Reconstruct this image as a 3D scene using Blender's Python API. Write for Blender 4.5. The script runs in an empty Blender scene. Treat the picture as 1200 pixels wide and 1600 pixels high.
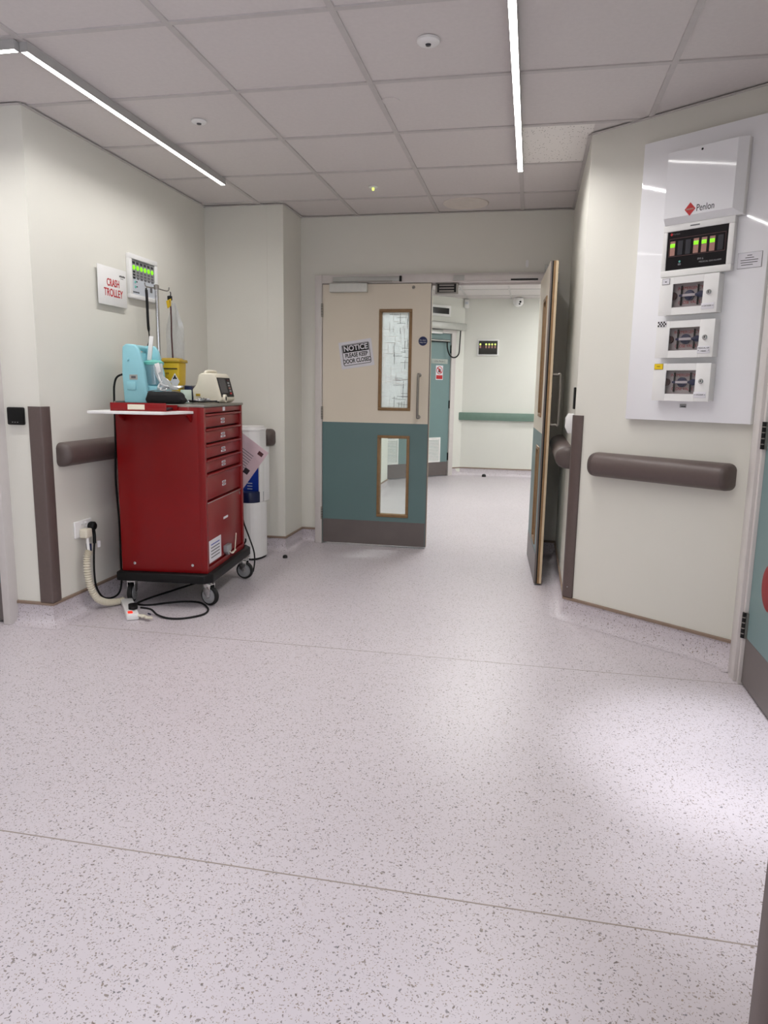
import bpy, bmesh, math, random
from mathutils import Vector, Matrix
random.seed(7)
SC = bpy.context.scene
C = SC.collection
PI = math.pi
R = math.radians

# ------------------------------------------------------------ camera, world, exposure
cam_d = bpy.data.cameras.new('camera'); cam = bpy.data.objects.new('camera', cam_d); C.objects.link(cam)
cam_d.sensor_fit = 'VERTICAL'; cam_d.sensor_height = 24.0
cam_d.lens = 24.0 * 1120.70 / 1600.0
cam_d.clip_start = 0.02; cam_d.clip_end = 60
r0 = Vector((0.98003, 0.198193, 0.01618)); d0 = Vector((0.04925, -0.163086, -0.985382)); f0 = Vector((-0.192657, 0.9665, -0.16959))
cam.matrix_world = Matrix(((r0.x, -d0.x, -f0.x, 0), (r0.y, -d0.y, -f0.y, 0), (r0.z, -d0.z, -f0.z, 1.2222), (0, 0, 0, 1)))
SC.camera = cam
w = bpy.data.worlds.new('world'); SC.world = w; w.use_nodes = True
w.node_tree.nodes['Background'].inputs[0].default_value = (0.75, 0.8, 0.85, 1)
w.node_tree.nodes['Background'].inputs[1].default_value = 0.25
SC.view_settings.view_transform = 'Standard'; SC.view_settings.look = 'None'
SC.view_settings.gamma = 1.0; SC.view_settings.use_curve_mapping = False
SC.view_settings.exposure = 0.08
STRIP = 12.0         # radiance of the strip diffusers
STRIP_W = 5.2       # watts per metre thrown down by the strips' lenses
STRIP_SPREAD = 150  # beam of the strip lenses, degrees
CORRIDOR_FILL = 82.0     # glow of the added hidden corridor fill panels
SPOT = 9.0         # glow of the added unseen spot lamps at right
FILL_WINDOW = 3.9        # glow of the added fill window behind the photographer
H = 2.48            # ceiling height

# ------------------------------------------------------------ materials
MATS = {}
def srgb(c):
    return tuple((x / 12.92 if x <= .04045 else ((x + .055) / 1.055) ** 2.4) for x in [v / 255 for v in c])
def mat(name, col, rough=.5, metal=0, var=.04, scale=20, bump=0, bscale=200, spec=.5, alpha=1, trans=0, coat=0, emit=None, es=0):
    if name in MATS: return MATS[name]
    m = bpy.data.materials.new(name); m.use_nodes = True; nt = m.node_tree; b = nt.nodes['Principled BSDF']
    c = srgb(col)
    tc = nt.nodes.new('ShaderNodeTexCoord'); n = nt.nodes.new('ShaderNodeTexNoise'); n.inputs['Scale'].default_value = scale
    n.inputs['Detail'].default_value = 3
    nt.links.new(tc.outputs['Object'], n.inputs['Vector'])
    r = nt.nodes.new('ShaderNodeValToRGB')
    r.color_ramp.elements[0].position = .3; r.color_ramp.elements[1].position = .7
    r.color_ramp.elements[0].color = tuple(x * (1 - var) for x in c) + (1,)
    r.color_ramp.elements[1].color = tuple(min(1, x * (1 + var)) for x in c) + (1,)
    nt.links.new(n.outputs['Fac'], r.inputs['Fac']); nt.links.new(r.outputs['Color'], b.inputs['Base Color'])
    b.inputs['Roughness'].default_value = rough; b.inputs['Metallic'].default_value = metal
    b.inputs['Specular IOR Level'].default_value = spec
    b.inputs['Alpha'].default_value = alpha; b.inputs['Transmission Weight'].default_value = trans
    b.inputs['Coat Weight'].default_value = coat
    if emit:
        b.inputs['Emission Color'].default_value = srgb(emit) + (1,); b.inputs['Emission Strength'].default_value = es
    if bump:
        n2 = nt.nodes.new('ShaderNodeTexNoise'); n2.inputs['Scale'].default_value = bscale
        bp = nt.nodes.new('ShaderNodeBump'); bp.inputs['Strength'].default_value = bump; bp.inputs['Distance'].default_value = .002
        nt.links.new(tc.outputs['Object'], n2.inputs['Vector']); nt.links.new(n2.outputs['Fac'], bp.inputs['Height'])
        nt.links.new(bp.outputs['Normal'], b.inputs['Normal'])
    MATS[name] = m
    return m
WALL = mat('wall_paint', (228, 226, 217), .55, var=.012, scale=3, bump=.12, bscale=160)
WALL2 = mat('corridor_paint', (226, 226, 219), .55, var=.012, scale=3, bump=.12, bscale=160)
FRAME = mat('white_gloss_paint', (212, 206, 203), .32, var=.02)
TILE = mat('ceiling_tile', (220, 214, 212), .9, var=.02, scale=60, bump=.25, bscale=500)
TBAR = mat('ceiling_grid_metal', (200, 195, 193), .5)
CREAM = mat('cream_laminate', (226, 216, 199), .45, var=.015, scale=4)
TEAL = mat('teal_laminate', (98, 124, 125), .42, var=.02, scale=4)
TEAL2 = mat('pale_teal_laminate', (114, 140, 141), .42, var=.02, scale=4)
KICK = mat('kick_plate_vinyl', (112, 104, 102), .4, .25, var=.05, scale=6)
OAK = mat('oak_beading', (139, 108, 72), .5, var=.12, scale=30)
PALEWOOD = mat('pale_lipping', (205, 185, 155), .5, var=.05, scale=30)
STEEL = mat('satin_steel', (150, 146, 140), .35, .85)
CHROME = mat('chrome', (200, 200, 200), .15, 1)
SILVER = mat('silver_paint', (176, 176, 172), .35, .3)
BLACK = mat('black_plastic', (12, 12, 13), .5, spec=.3)
RUBBER = mat('black_rubber', (14, 14, 15), .6)
SMOKE = mat('black_gloss', (14, 12, 15), .12)
BROWN = mat('taupe_vinyl', (96, 82, 79), .42, var=.04, scale=40, bump=.15, bscale=600)
BROWN2 = mat('taupe_vinyl_cap', (88, 76, 73), .45, var=.04, scale=40)
CAP = mat('skirting_cap', (142, 121, 106), .5, var=.06)
RED = mat('trolley_red_enamel', (128, 8, 12), .3, var=.02, coat=.08, spec=.3)
RED2 = mat('trolley_red_front', (136, 20, 23), .3, var=.02, coat=.08, spec=.35)
DKRED = mat('dark_red_recess', (60, 8, 10), .5)
WHITE = mat('white_plastic', (238, 237, 236), .35, var=.01)
PANELW = mat('white_gloss_panel', (246, 246, 250), .07, var=.006, scale=2, coat=.4)
PAPER = mat('paper', (226, 224, 230), .6, var=.01)
CREAMP = mat('ivory_plastic', (228, 221, 203), .42, var=.02)
CYAN = mat('sky_blue_plastic', (150, 208, 220), .4, var=.02)
YEL = mat('sharps_yellow', (214, 178, 30), .42, var=.03)
YEL2 = mat('olive_yellow_lid', (170, 140, 30), .45, var=.03)
YTAG = mat('yellow_tag', (240, 205, 20), .5)
BLUE = mat('royal_blue', (22, 60, 165), .4, var=.05)
NAVY = mat('navy_plastic', (14, 26, 66), .3)
NAVY2 = mat('dark_blue_sign', (22, 36, 84), .4)
REDT = mat('red_ink', (190, 25, 32), .5)
REDD = mat('red_disc', (150, 14, 26), .5)
BLKT = mat('black_ink', (20, 18, 20), .5)
GREYT = mat('grey_ink', (96, 96, 100), .5)
GREENR = mat('sage_rail', (108, 134, 122), .45, var=.03)
GREY = mat('grey_plastic', (150, 150, 152), .45)
HOUSE = mat('strip_housing', (178, 176, 174), .5)
DGREY = mat('dark_grey_glass', (52, 52, 58), .25)
DIFF = mat('light_diffuser', (255, 255, 255), .5, emit=(255, 252, 248), es=STRIP)
DIFFC = mat('corridor_fill_diffuser', (255, 255, 255), .5, emit=(250, 252, 250), es=CORRIDOR_FILL)
DIFFS = mat('fill_spot_diffuser', (255, 255, 255), .5, emit=(225, 232, 255), es=SPOT)
LED = mat('green_led', (120, 220, 30), .4, emit=(140, 235, 25), es=.75)
LEDP = mat('pale_green_led', (200, 230, 120), .4, emit=(215, 240, 110), es=1.3)
REDLED = mat('red_neon', (230, 30, 20), .4, emit=(240, 50, 25), es=.9)
MAROON = mat('maroon_plastic', (70, 34, 38), .5)
BEIGEP = mat('amber_label', (170, 125, 115), .5)
FOIL = mat('foil', (190, 190, 192), .25, .8, var=.2, scale=60)
GREYFACE = mat('pale_grey_label', (205, 210, 218), .4, var=.01)
GREYTOP = mat('mid_grey_label', (150, 150, 152), .4)
MINT = mat('mint_plastic', (110, 190, 178), .4)
TAPEG = mat('pale_green_roll', (205, 220, 205), .6)
PINKP = mat('pink_document', (212, 190, 196), .35, var=.05, scale=12)
WALLMARK = mat('faint_disc', (230, 222, 214), .8)

def clear_mat(name, tint, gl=.08, white=0.0):
    m = bpy.data.materials.new(name); m.use_nodes = True; nt = m.node_tree; nt.nodes.clear()
    o = nt.nodes.new('ShaderNodeOutputMaterial'); t = nt.nodes.new('ShaderNodeBsdfTransparent'); t.inputs[0].default_value = tint + (1,)
    g = nt.nodes.new('ShaderNodeBsdfGlossy'); g.inputs['Roughness'].default_value = .05
    x = nt.nodes.new('ShaderNodeMixShader'); x.inputs[0].default_value = gl
    nt.links.new(t.outputs[0], x.inputs[1]); nt.links.new(g.outputs[0], x.inputs[2]); last = x
    if white:
        d = nt.nodes.new('ShaderNodeBsdfDiffuse'); d.inputs[0].default_value = (.8, .8, .82, 1)
        tr = nt.nodes.new('ShaderNodeBsdfTranslucent'); tr.inputs[0].default_value = (.85, .9, .9, 1)
        a = nt.nodes.new('ShaderNodeMixShader'); a.inputs[0].default_value = .6
        nt.links.new(d.outputs[0], a.inputs[1]); nt.links.new(tr.outputs[0], a.inputs[2])
        y = nt.nodes.new('ShaderNodeMixShader'); n = nt.nodes.new('ShaderNodeTexNoise'); n.inputs['Scale'].default_value = 14
        mr = nt.nodes.new('ShaderNodeMapRange'); mr.inputs['To Min'].default_value = white - .06; mr.inputs['To Max'].default_value = white + .06
        nt.links.new(n.outputs['Fac'], mr.inputs['Value']); nt.links.new(mr.outputs[0], y.inputs[0])
        nt.links.new(x.outputs[0], y.inputs[1]); nt.links.new(a.outputs[0], y.inputs[2]); last = y
    nt.links.new(last.outputs[0], o.inputs[0]); MATS[name] = m
    return m
GLASS = clear_mat('clear_glass', (.93, .97, .95), .06)
FROST = clear_mat('frosted_film_glass', (.9, .95, .95), .08, .72)
PLASTICBAG = clear_mat('clear_plastic_film', (.92, .92, .93), .12, .5)
JARM = clear_mat('clear_jar_plastic', (.85, .92, .95), .12, .22)
TINT = clear_mat('valve_window', (.88, .86, .86), .04)

def floor_mat():
    m = bpy.data.materials.new('speckled_vinyl'); m.use_nodes = True; nt = m.node_tree; b = nt.nodes['Principled BSDF']
    tc = nt.nodes.new('ShaderNodeTexCoord')
    def node(t, **k):
        n = nt.nodes.new(t)
        for a, v in k.items(): n.inputs[a].default_value = v
        return n
    nz = node('ShaderNodeTexNoise', Scale=70, Detail=2)
    nt.links.new(tc.outputs['Object'], nz.inputs['Vector'])
    sub = nt.nodes.new('ShaderNodeVectorMath'); sub.operation = 'MULTIPLY_ADD'
    sub.inputs[1].default_value = (.02, .02, .02)
    nt.links.new(nz.outputs['Color'], sub.inputs[0]); nt.links.new(tc.outputs['Object'], sub.inputs[2])
    col = None
    base = node('ShaderNodeTexNoise', Scale=1.2, Detail=2); nt.links.new(tc.outputs['Object'], base.inputs['Vector'])
    rb = nt.nodes.new('ShaderNodeValToRGB')
    rb.color_ramp.elements[0].position = .35; rb.color_ramp.elements[1].position = .65
    rb.color_ramp.elements[0].color = srgb((204, 196, 202)) + (1,); rb.color_ramp.elements[1].color = srgb((208, 200, 206)) + (1,)
    nt.links.new(base.outputs['Fac'], rb.inputs['Fac']); col = rb.outputs['Color']
    for sc, th, keep, c in ((95, .27, .46, (132, 128, 134)), (150, .27, .42, (148, 141, 142)), (60, .16, .28, (112, 108, 114)), (210, .28, .42, (158, 151, 157))):
        v = nt.nodes.new('ShaderNodeTexVoronoi'); v.inputs['Scale'].default_value = sc; v.inputs['Randomness'].default_value = 1
        nt.links.new(sub.outputs[0], v.inputs['Vector'])
        lt = nt.nodes.new('ShaderNodeMath'); lt.operation = 'LESS_THAN'; lt.inputs[1].default_value = th
        nt.links.new(v.outputs['Distance'], lt.inputs[0])
        sp = nt.nodes.new('ShaderNodeSeparateColor'); nt.links.new(v.outputs['Color'], sp.inputs[0])
        l2 = nt.nodes.new('ShaderNodeMath'); l2.operation = 'LESS_THAN'; l2.inputs[1].default_value = keep
        nt.links.new(sp.outputs[0], l2.inputs[0])
        mu = nt.nodes.new('ShaderNodeMath'); mu.operation = 'MULTIPLY'; nt.links.new(lt.outputs[0], mu.inputs[0]); nt.links.new(l2.outputs[0], mu.inputs[1])
        mx = nt.nodes.new('ShaderNodeMix'); mx.data_type = 'RGBA'; nt.links.new(mu.outputs[0], mx.inputs[0])
        nt.links.new(col, mx.inputs[6])
        tint = nt.nodes.new('ShaderNodeValToRGB')
        tint.color_ramp.elements[0].color = srgb(c) + (1,); tint.color_ramp.elements[1].color = srgb((c[0] + 14, c[1] + 4, c[2] - 10)) + (1,)
        nt.links.new(sp.outputs[1], tint.inputs['Fac']); nt.links.new(tint.outputs['Color'], mx.inputs[7])
        col = mx.outputs[2]
    nt.links.new(col, b.inputs['Base Color'])
    b.inputs['Roughness'].default_value = .36; b.inputs['Specular IOR Level'].default_value = .42
    n3 = node('ShaderNodeTexNoise', Scale=400); bp = nt.nodes.new('ShaderNodeBump'); bp.inputs['Strength'].default_value = .08; bp.inputs['Distance'].default_value = .001
    nt.links.new(tc.outputs['Object'], n3.inputs['Vector']); nt.links.new(n3.outputs['Fac'], bp.inputs['Height']); nt.links.new(bp.outputs['Normal'], b.inputs['Normal'])
    return m
FLOOR = floor_mat()
SEAM = mat('weld_seam', (158, 146, 138), .5, var=.06)
def fissured():
    m = bpy.data.materials.new('fissured_tile'); m.use_nodes = True; nt = m.node_tree; b = nt.nodes['Principled BSDF']
    tc = nt.nodes.new('ShaderNodeTexCoord'); v = nt.nodes.new('ShaderNodeTexVoronoi'); v.inputs['Scale'].default_value = 60
    nt.links.new(tc.outputs['Object'], v.inputs['Vector'])
    r = nt.nodes.new('ShaderNodeValToRGB'); r.color_ramp.interpolation = 'CONSTANT'
    r.color_ramp.elements[0].color = srgb((140, 132, 128)) + (1,); r.color_ramp.elements[1].position = .17; r.color_ramp.elements[1].color = srgb((244, 240, 236)) + (1,)
    nt.links.new(v.outputs['Distance'], r.inputs['Fac']); nt.links.new(r.outputs['Color'], b.inputs['Base Color']); b.inputs['Roughness'].default_value = .95
    return m
FISS = fissured()

# ------------------------------------------------------------ mesh builder
class MB:
    def __init__(s): s.bm = bmesh.new(); s.mats = []
    def mi(s, m):
        if m not in s.mats: s.mats.append(m)
        return s.mats.index(m)
    def _fin(s, old, m):
        i = s.mi(m)
        for f in s.bm.faces:
            if f not in old: f.material_index = i
    def box(s, x0, x1, y0, y1, z0, z1, m, bev=0, seg=2):
        old = set(s.bm.faces)
        M = Matrix.Translation(((x0 + x1) / 2, (y0 + y1) / 2, (z0 + z1) / 2)) @ Matrix.Diagonal((abs(x1 - x0), abs(y1 - y0), abs(z1 - z0), 1))
        r = bmesh.ops.create_cube(s.bm, size=1, matrix=M)
        if bev:
            es = list({e for v in r['verts'] for e in v.link_edges})
            bmesh.ops.bevel(s.bm, geom=es, offset=bev, segments=seg, profile=.5, affect='EDGES', clamp_overlap=True)
        s._fin(old, m); return s
    def prism(s, pts, axis, a, b, m, bev=0, seg=2):
        # pts are 2D; axis 'x': (y,z) / 'y': (x,z) / 'z': (x,y)
        old = set(s.bm.faces)
        def P(p, t): return {'x': (t, p[0], p[1]), 'y': (p[0], t, p[1]), 'z': (p[0], p[1], t)}[axis]
        A = [s.bm.verts.new(P(p, a)) for p in pts]; B = [s.bm.verts.new(P(p, b)) for p in pts]
        n = len(pts); fs = [s.bm.faces.new(A), s.bm.faces.new(B[::-1])]
        for i in range(n): fs.append(s.bm.faces.new((A[i], B[i], B[(i + 1) % n], A[(i + 1) % n])))
        bmesh.ops.recalc_face_normals(s.bm, faces=fs)
        if bev:
            es = list({e for f in fs for e in f.edges})
            bmesh.ops.bevel(s.bm, geom=es, offset=bev, segments=seg, profile=.5, affect='EDGES', clamp_overlap=True)
        s._fin(old, m); return s
    def tube(s, pts, r, m, n=10, smooth=0, cap=True):
        old = set(s.bm.faces)
        P = [Vector(p) for p in pts]
        if smooth:
            Q = []
            for i in range(len(P) - 1):
                p0 = P[max(i - 1, 0)]; p1 = P[i]; p2 = P[i + 1]; p3 = P[min(i + 2, len(P) - 1)]
                for k in range(smooth):
                    t = k / smooth
                    Q.append(.5 * ((2 * p1) + (p2 - p0) * t + (2 * p0 - 5 * p1 + 4 * p2 - p3) * t * t + (3 * p1 - p0 - 3 * p2 + p3) * t ** 3))
            Q.append(P[-1]); P = Q
        N = len(P); up = None; rings = []
        for i, p in enumerate(P):
            t = (P[min(i + 1, N - 1)] - P[max(i - 1, 0)]).normalized()
            if up is None: up = t.orthogonal().normalized()
            up = (up - t * up.dot(t)); up = up.normalized() if up.length > 1e-6 else t.orthogonal().normalized()
            sd = t.cross(up); rr = r(i / (N - 1)) if callable(r) else r
            rings.append([s.bm.verts.new(p + rr * (math.cos(2 * PI * k / n) * up + math.sin(2 * PI * k / n) * sd)) for k in range(n)])
        for a, b in zip(rings, rings[1:]):
            for k in range(n): s.bm.faces.new((a[k], a[(k + 1) % n], b[(k + 1) % n], b[k]))
        if cap: s.bm.faces.new(rings[0][::-1]); s.bm.faces.new(rings[-1])
        s._fin(old, m); return s
    def lathe(s, prof, c, m, n=32, axis='z', sx=1, sy=1):
        # prof: (radius, height) pairs along the axis from point c
        old = set(s.bm.faces); rings = []
        for r_, h in prof:
            ring = []
            for k in range(n):
                a = 2 * PI * k / n; u, v = r_ * math.cos(a) * sx, r_ * math.sin(a) * sy
                p = {'z': (u, v, h), 'y': (u, h, v), 'x': (h, u, v)}[axis]
                ring.append(s.bm.verts.new((c[0] + p[0], c[1] + p[1], c[2] + p[2])))
            rings.append(ring)
        fs = []
        for a, b in zip(rings, rings[1:]):
            for k in range(n): fs.append(s.bm.faces.new((a[k], a[(k + 1) % n], b[(k + 1) % n], b[k])))
        fs.append(s.bm.faces.new(rings[0][::-1])); fs.append(s.bm.faces.new(rings[-1]))
        bmesh.ops.recalc_face_normals(s.bm, faces=fs)
        s._fin(old, m); return s
    def quad(s, ps, m):
        old = set(s.bm.faces); s.bm.faces.new([s.bm.verts.new(p) for p in ps]); s._fin(old, m); return s
    def build(s, name, parent=None, ang=38, loc=None, rz=0):
        me = bpy.data.meshes.new(name)
        s.bm.to_mesh(me); s.bm.free()
        for m in s.mats: me.materials.append(m)
        for p in me.polygons: p.use_smooth = True
        me.set_sharp_from_angle(angle=R(ang))
        o = bpy.data.objects.new(name, me); C.objects.link(o)
        if parent: o.parent = parent
        if loc is not None: o.location = loc; o.rotation_euler = (0, 0, rz)
        return o
def tag(o, label=None, cat=None, group=None, kind=None):
    if label: o['label'] = label
    if cat: o['category'] = cat
    if group: o['group'] = group
    if kind: o['kind'] = kind
    return o
def thing(name, label, cat, loc=(0, 0, 0), rz=0, group=None, kind=None):
    o = bpy.data.objects.new(name, None); C.objects.link(o); o.empty_display_size = .05
    o.location = loc; o.rotation_euler = (0, 0, rz)
    return tag(o, label, cat, group, kind)
def copy_tree(o, parent=None):
    c = o.copy(); C.objects.link(c); c.parent = parent
    for ch in [x for x in C.objects if x.parent == o]: copy_tree(ch, c)
    return c
def text(name, body, size, m, parent, loc, align='CENTER', rot=(R(90), 0, 0), sx=1, ext=.0003, bold=0, vertical=0):
    cu = bpy.data.curves.new(name, 'FONT'); cu.body = body; cu.size = size; cu.align_x = align; cu.align_y = 'CENTER'; cu.extrude = ext
    if bold: cu.offset = bold
    t = bpy.data.objects.new(name, cu); C.objects.link(t)
    bpy.context.view_layer.update()
    me = bpy.data.meshes.new_from_object(t.evaluated_get(bpy.context.evaluated_depsgraph_get()))
    bpy.data.objects.remove(t); bpy.data.curves.remove(cu)
    me.name = name; me.materials.clear(); me.materials.append(m)
    o = bpy.data.objects.new(name, me); C.objects.link(o); o.parent = parent; o.location = loc; o.rotation_euler = rot; o.scale = (sx, 1, 1)
    return o
def struct(mb, name, label=None, parent=None, **k):
    o = mb.build(name, parent, **k)
    if parent is None: tag(o, label, 'room', kind='structure')
    return o

# ------------------------------------------------------------ floor
b = MB(); b.box(-4.2, 3.2, -2.6, 12.2, -.1, 0, FLOOR)
b.box(-4.0, 2.2, 1.563, 1.567, -.001, .0006, SEAM); b.box(-2.33, .96, 3.1445, 3.1475, -.001, .0005, SEAM)
struct(b, 'floor', 'pale lilac grey speckled vinyl floor with thin welded seams')

# ------------------------------------------------------------ ceilings
def ceiling(name, x0, x1, y0, y1, gx, gy, label, special=None):
    b = MB(); b.box(x0, x1, y0, y1, H, H + .05, TILE)
    xs = [gx + .6 * k for k in range(-12, 12) if x0 < gx + .6 * k < x1]
    ys = [gy + .6 * k for k in range(-12, 20) if y0 < gy + .6 * k < y1]
    for x in xs: b.box(x - .012, x + .012, y0, y1, H - .006, H, TBAR)
    for y in ys: b.box(x0, x1, y - .012, y + .012, H - .0055, H, TBAR)
    if special: b.box(*special, H - .002, H, FISS)
    return struct(b, name, label)
ceiling('ceiling', -4.1, 2.6, -2.5, 5.55, -1.92, 1.97, 'suspended ceiling of square off-white mineral tiles in a grey grid', (-.108, .235, 3.782, 4.358))
ceiling('ceiling', -3.2, 1.62, 5.55, 11.0, -.93, 10.09, 'tiled ceiling of the corridor beyond the double doorway')

# ------------------------------------------------------------ walls
def slab(b, p0, p1, z0, z1, m, th=.12):
    # p0 -> p1 as seen left to right from the room, thickness away from the viewer
    d = Vector((p1[0] - p0[0], p1[1] - p0[1])); d.normalize(); n = Vector((-d.y, d.x)) * th
    b.prism([p0, p1, (p1[0] + n.x, p1[1] + n.y), (p0[0] + n.x, p0[1] + n.y)], 'z', z0, z1, m)
def wall(name, p0, p1, label, z0=0, z1=H, m=WALL, th=.12):
    b = MB(); slab(b, p0, p1, z0, z1, m, th); return struct(b, name, label)
FX, FY = .235, 3.93
D = Vector((.798, -.603)).normalized()
def rw(s): return (FX + D.x * s, FY + D.y * s)
wall('wall_left', (-2.345, 3.1352), (-2.345, 5.15), 'cream wall behind the red trolley')
wall('wall_left_front', (-4.0, 3.135), (-2.3452, 3.135), 'short cream wall beside the teal door at the left edge')
wall('wall_niche', (-2.3448, 5.03), (-1.8755, 5.03), 'cream end wall of the recess behind the trolley')
wall('wall_return', (-1.755, 5.0304), (-1.755, 5.43), 'narrow cream wall return left of the double doors')
b = MB()
b.box(-1.7548, -1.632, 5.43, 5.55, 0, H, WALL); b.box(-1.632, .145, 5.43, 5.55, 2.052, H, WALL); b.box(.145, .355, 5.43, 5.55, 0, H, WALL)
struct(b, 'wall_back', 'cream wall over and around the double doorway')
# right-hand recess wall + angled wall joined at the outer corner
b = MB()
e = rw(.92)
b.prism([(FX, 5.43), (FX, FY), e, (e[0] + .12, e[1]), (e[0] + .12, FY + .2), (FX + .3, 5.43)], 'z', 0, H, WALL)
struct(b, 'wall_right', 'angled cream wall carrying the white gas panel and its narrow return by the open door')
b = MB()
b.box(.968, 1.09, 3.265, 3.374, 0, H, WALL); b.box(.968, 1.09, 2.16, 3.265, 2.05, H, WALL); b.box(.968, 1.09, .55, 2.16, 0, H, WALL); b.box(.968, 1.09, -2.5, .55, 0, .7, WALL); b.box(.968, 1.09, -2.5, .55, 2.25, H, WALL)
struct(b, 'wall_right_front', 'cream wall around the teal door at the right edge')
b = MB(); b.box(1.06, 1.08, -2.4, .55, .7, 2.25, mat('fill_window_glow', (240, 245, 250), .5, emit=(232, 240, 255), es=FILL_WINDOW))  # glowing pane added out of view to light the left wall and ceiling
for y in (-2.4, -1.4, -.4, .52): b.box(.98, 1.05, y, y + .03, .7, 2.25, FRAME)
struct(b, 'fill_window_1', 'wide glowing fill window added unseen in the right wall behind the photographer')
b = MB(); b.box(.372, .966, .88, 1.0, 0, H, WALL); struct(b, 'wall_pier', 'cream wall pier at the lower right edge')
wall('wall_far_left', (-4.0, -2.4), (-4.0, 3.2), 'wall left of the room out of view')
wall('wall_rear', (3.0, -2.4), (-4.1, -2.4), 'wall behind the photographer')
# corridor
K = Vector((-.97, 10.42)); LD = Vector((.695, .719)).normalized()
def kw(s): return (-1.86 + LD.x * s, 9.49 + LD.y * s)
wall('wall_corridor_left', (-1.70, 5.5502), (-1.70, 8.7), 'cream corridor wall beyond the double doors on the left', m=WALL2)
wall('wall_corridor_return', (-3.0, 8.7), (-1.8202, 8.7), 'corridor wall return beyond the left wall', m=WALL2)
b = MB(); slab(b, kw(-1.2), kw(-.22), 0, H, WALL2); slab(b, kw(-.22), kw(1.12), 2.05, H, WALL2); slab(b, kw(1.12), kw(1.30), 0, H, WALL2)
struct(b, 'wall_corridor_angled', 'angled corridor wall around the far teal door')
wall('wall_corridor_end', (-.962, 10.42), (1.6, 10.42), 'pale wall at the end of the corridor', m=WALL2)
wall('wall_corridor_right', (1.5, 10.5), (1.5, 5.5502), 'corridor wall on the right behind the open leaf', m=WALL2)
wall('wall_corridor_front', (1.6, 5.5502), (.356, 5.5502), 'corridor side of the wall right of the doorway', m=WALL2)

# ceiling edge angles
def strip_edge(name, pts, label):
    b = MB()
    for p0, p1 in zip(pts, pts[1:]):
        d = Vector((p1[0] - p0[0], p1[1] - p0[1])).normalized(); n = Vector((d.y, -d.x)) * .018
        b.prism([p0, p1, (p1[0] + n.x, p1[1] + n.y), (p0[0] + n.x, p0[1] + n.y)], 'z', H - .009, H - .006, TBAR)
    return struct(b, name, label)
strip_edge('trim_1', [(-3.5, 3.135), (-2.345, 3.135), (-2.345, 5.03), (-1.755, 5.03), (-1.755, 5.43), (.235, 5.43), (.235, 3.93), rw(.92)], 'grey metal edge angle where ceiling meets the walls')

# cove skirtings
def skirting(name, pts, label):
    prof = [(.075, .0008), (.045, .003), (.022, .012), (.009, .03), (.004, .055), (.003, .1)]
    cap = [(.003, .1), (.010, .101), (.010, .113), (.004, .116), (.0005, .116)]
    P = [Vector(p) for p in pts]; N = len(P)
    ns = []
    for i in range(N):
        ds = []
        if i > 0: ds.append((P[i] - P[i - 1]).normalized())
        if i < N - 1: ds.append((P[i + 1] - P[i]).normalized())
        nn = [Vector((d.y, -d.x)) for d in ds]
        if len(nn) == 2:
            v = nn[0] + nn[1]; v = v / v.dot(nn[0])
        else: v = nn[0]
        ns.append(v)
    b = MB()
    for pr, m in ((prof, FLOOR), (cap, CAP)):
        for i in range(N - 1):
            for (o0, z0), (o1, z1) in zip(pr, pr[1:]):
                A = P[i] + ns[i] * o0; B = P[i + 1] + ns[i + 1] * o0; Cc = P[i + 1] + ns[i + 1] * o1; Dd = P[i] + ns[i] * o1
                b.quad([(A.x, A.y, z0), (B.x, B.y, z0), (Cc.x, Cc.y, z1), (Dd.x, Dd.y, z1)], m)
    bmesh.ops.remove_doubles(b.bm, verts=b.bm.verts, dist=1e-5)
    return struct(b, name, label, ang=50)
skirting('baseboard_left', [(-2.547, 3.135), (-2.345, 3.135), (-2.345, 5.03), (-1.755, 5.03), (-1.755, 5.43), (-1.636, 5.43)], 'speckled coved skirting with brown cap strip along the left walls')
skirting('baseboard_right', [(.149, 5.43), (.235, 5.43), (.235, 3.93), rw(.915), (.966, 3.275)], 'speckled coved skirting with brown cap strip along the angled right wall')
skirting('baseboard_corridor_left', [(-1.70, 5.6), (-1.70, 8.7), (-2.4, 8.7)], 'coved skirting on the corridor left wall')
skirting('baseboard_corridor_end', [kw(1.125), (-.97, 10.42), (1.5, 10.42)], 'coved skirting along the corridor end wall')

# ------------------------------------------------------------ door frames
b = MB()
for x0, x1 in ((-1.632, -1.578), (.092, .146)): b.box(x0, x1, 5.388, 5.552, 0, 2.052, FRAME, .003)
b.box(-1.578, .092, 5.388, 5.552, 1.99, 2.052, FRAME, .003)
b.box(-1.578, -1.563, 5.45, 5.50, 0, 1.99, FRAME); b.box(-1.563, .08, 5.45, 5.50, 1.975, 1.99, FRAME)
struct(b, 'trim_2', 'white painted frame of the double doorway')
b = MB()
b.box(-2.588, -2.546, 3.07, 3.25, 0, 2.06, FRAME, .004); b.box(-3.6, -2.588, 3.071, 3.249, 2.0, 2.06, FRAME, .004); b.box(-3.66, -3.6, 3.07, 3.25, 0, 2.06, FRAME, .004)
struct(b, 'trim_3', 'chipped white door frame at the left edge')
b = MB()
b.box(.915, 1.0, 3.175, 3.26, 0, 2.06, FRAME, .004); b.box(.928, 1.0, 3.15, 3.175, 0, 2.0, FRAME, .003)
b.box(.915, 1.0, 2.14, 2.22, 0, 2.06, FRAME, .004); b.box(.915, 1.0, 2.221, 3.174, 2.0, 2.06, FRAME, .004)
struct(b, 'trim_4', 'white door frame at the right edge')
b = MB()
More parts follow.
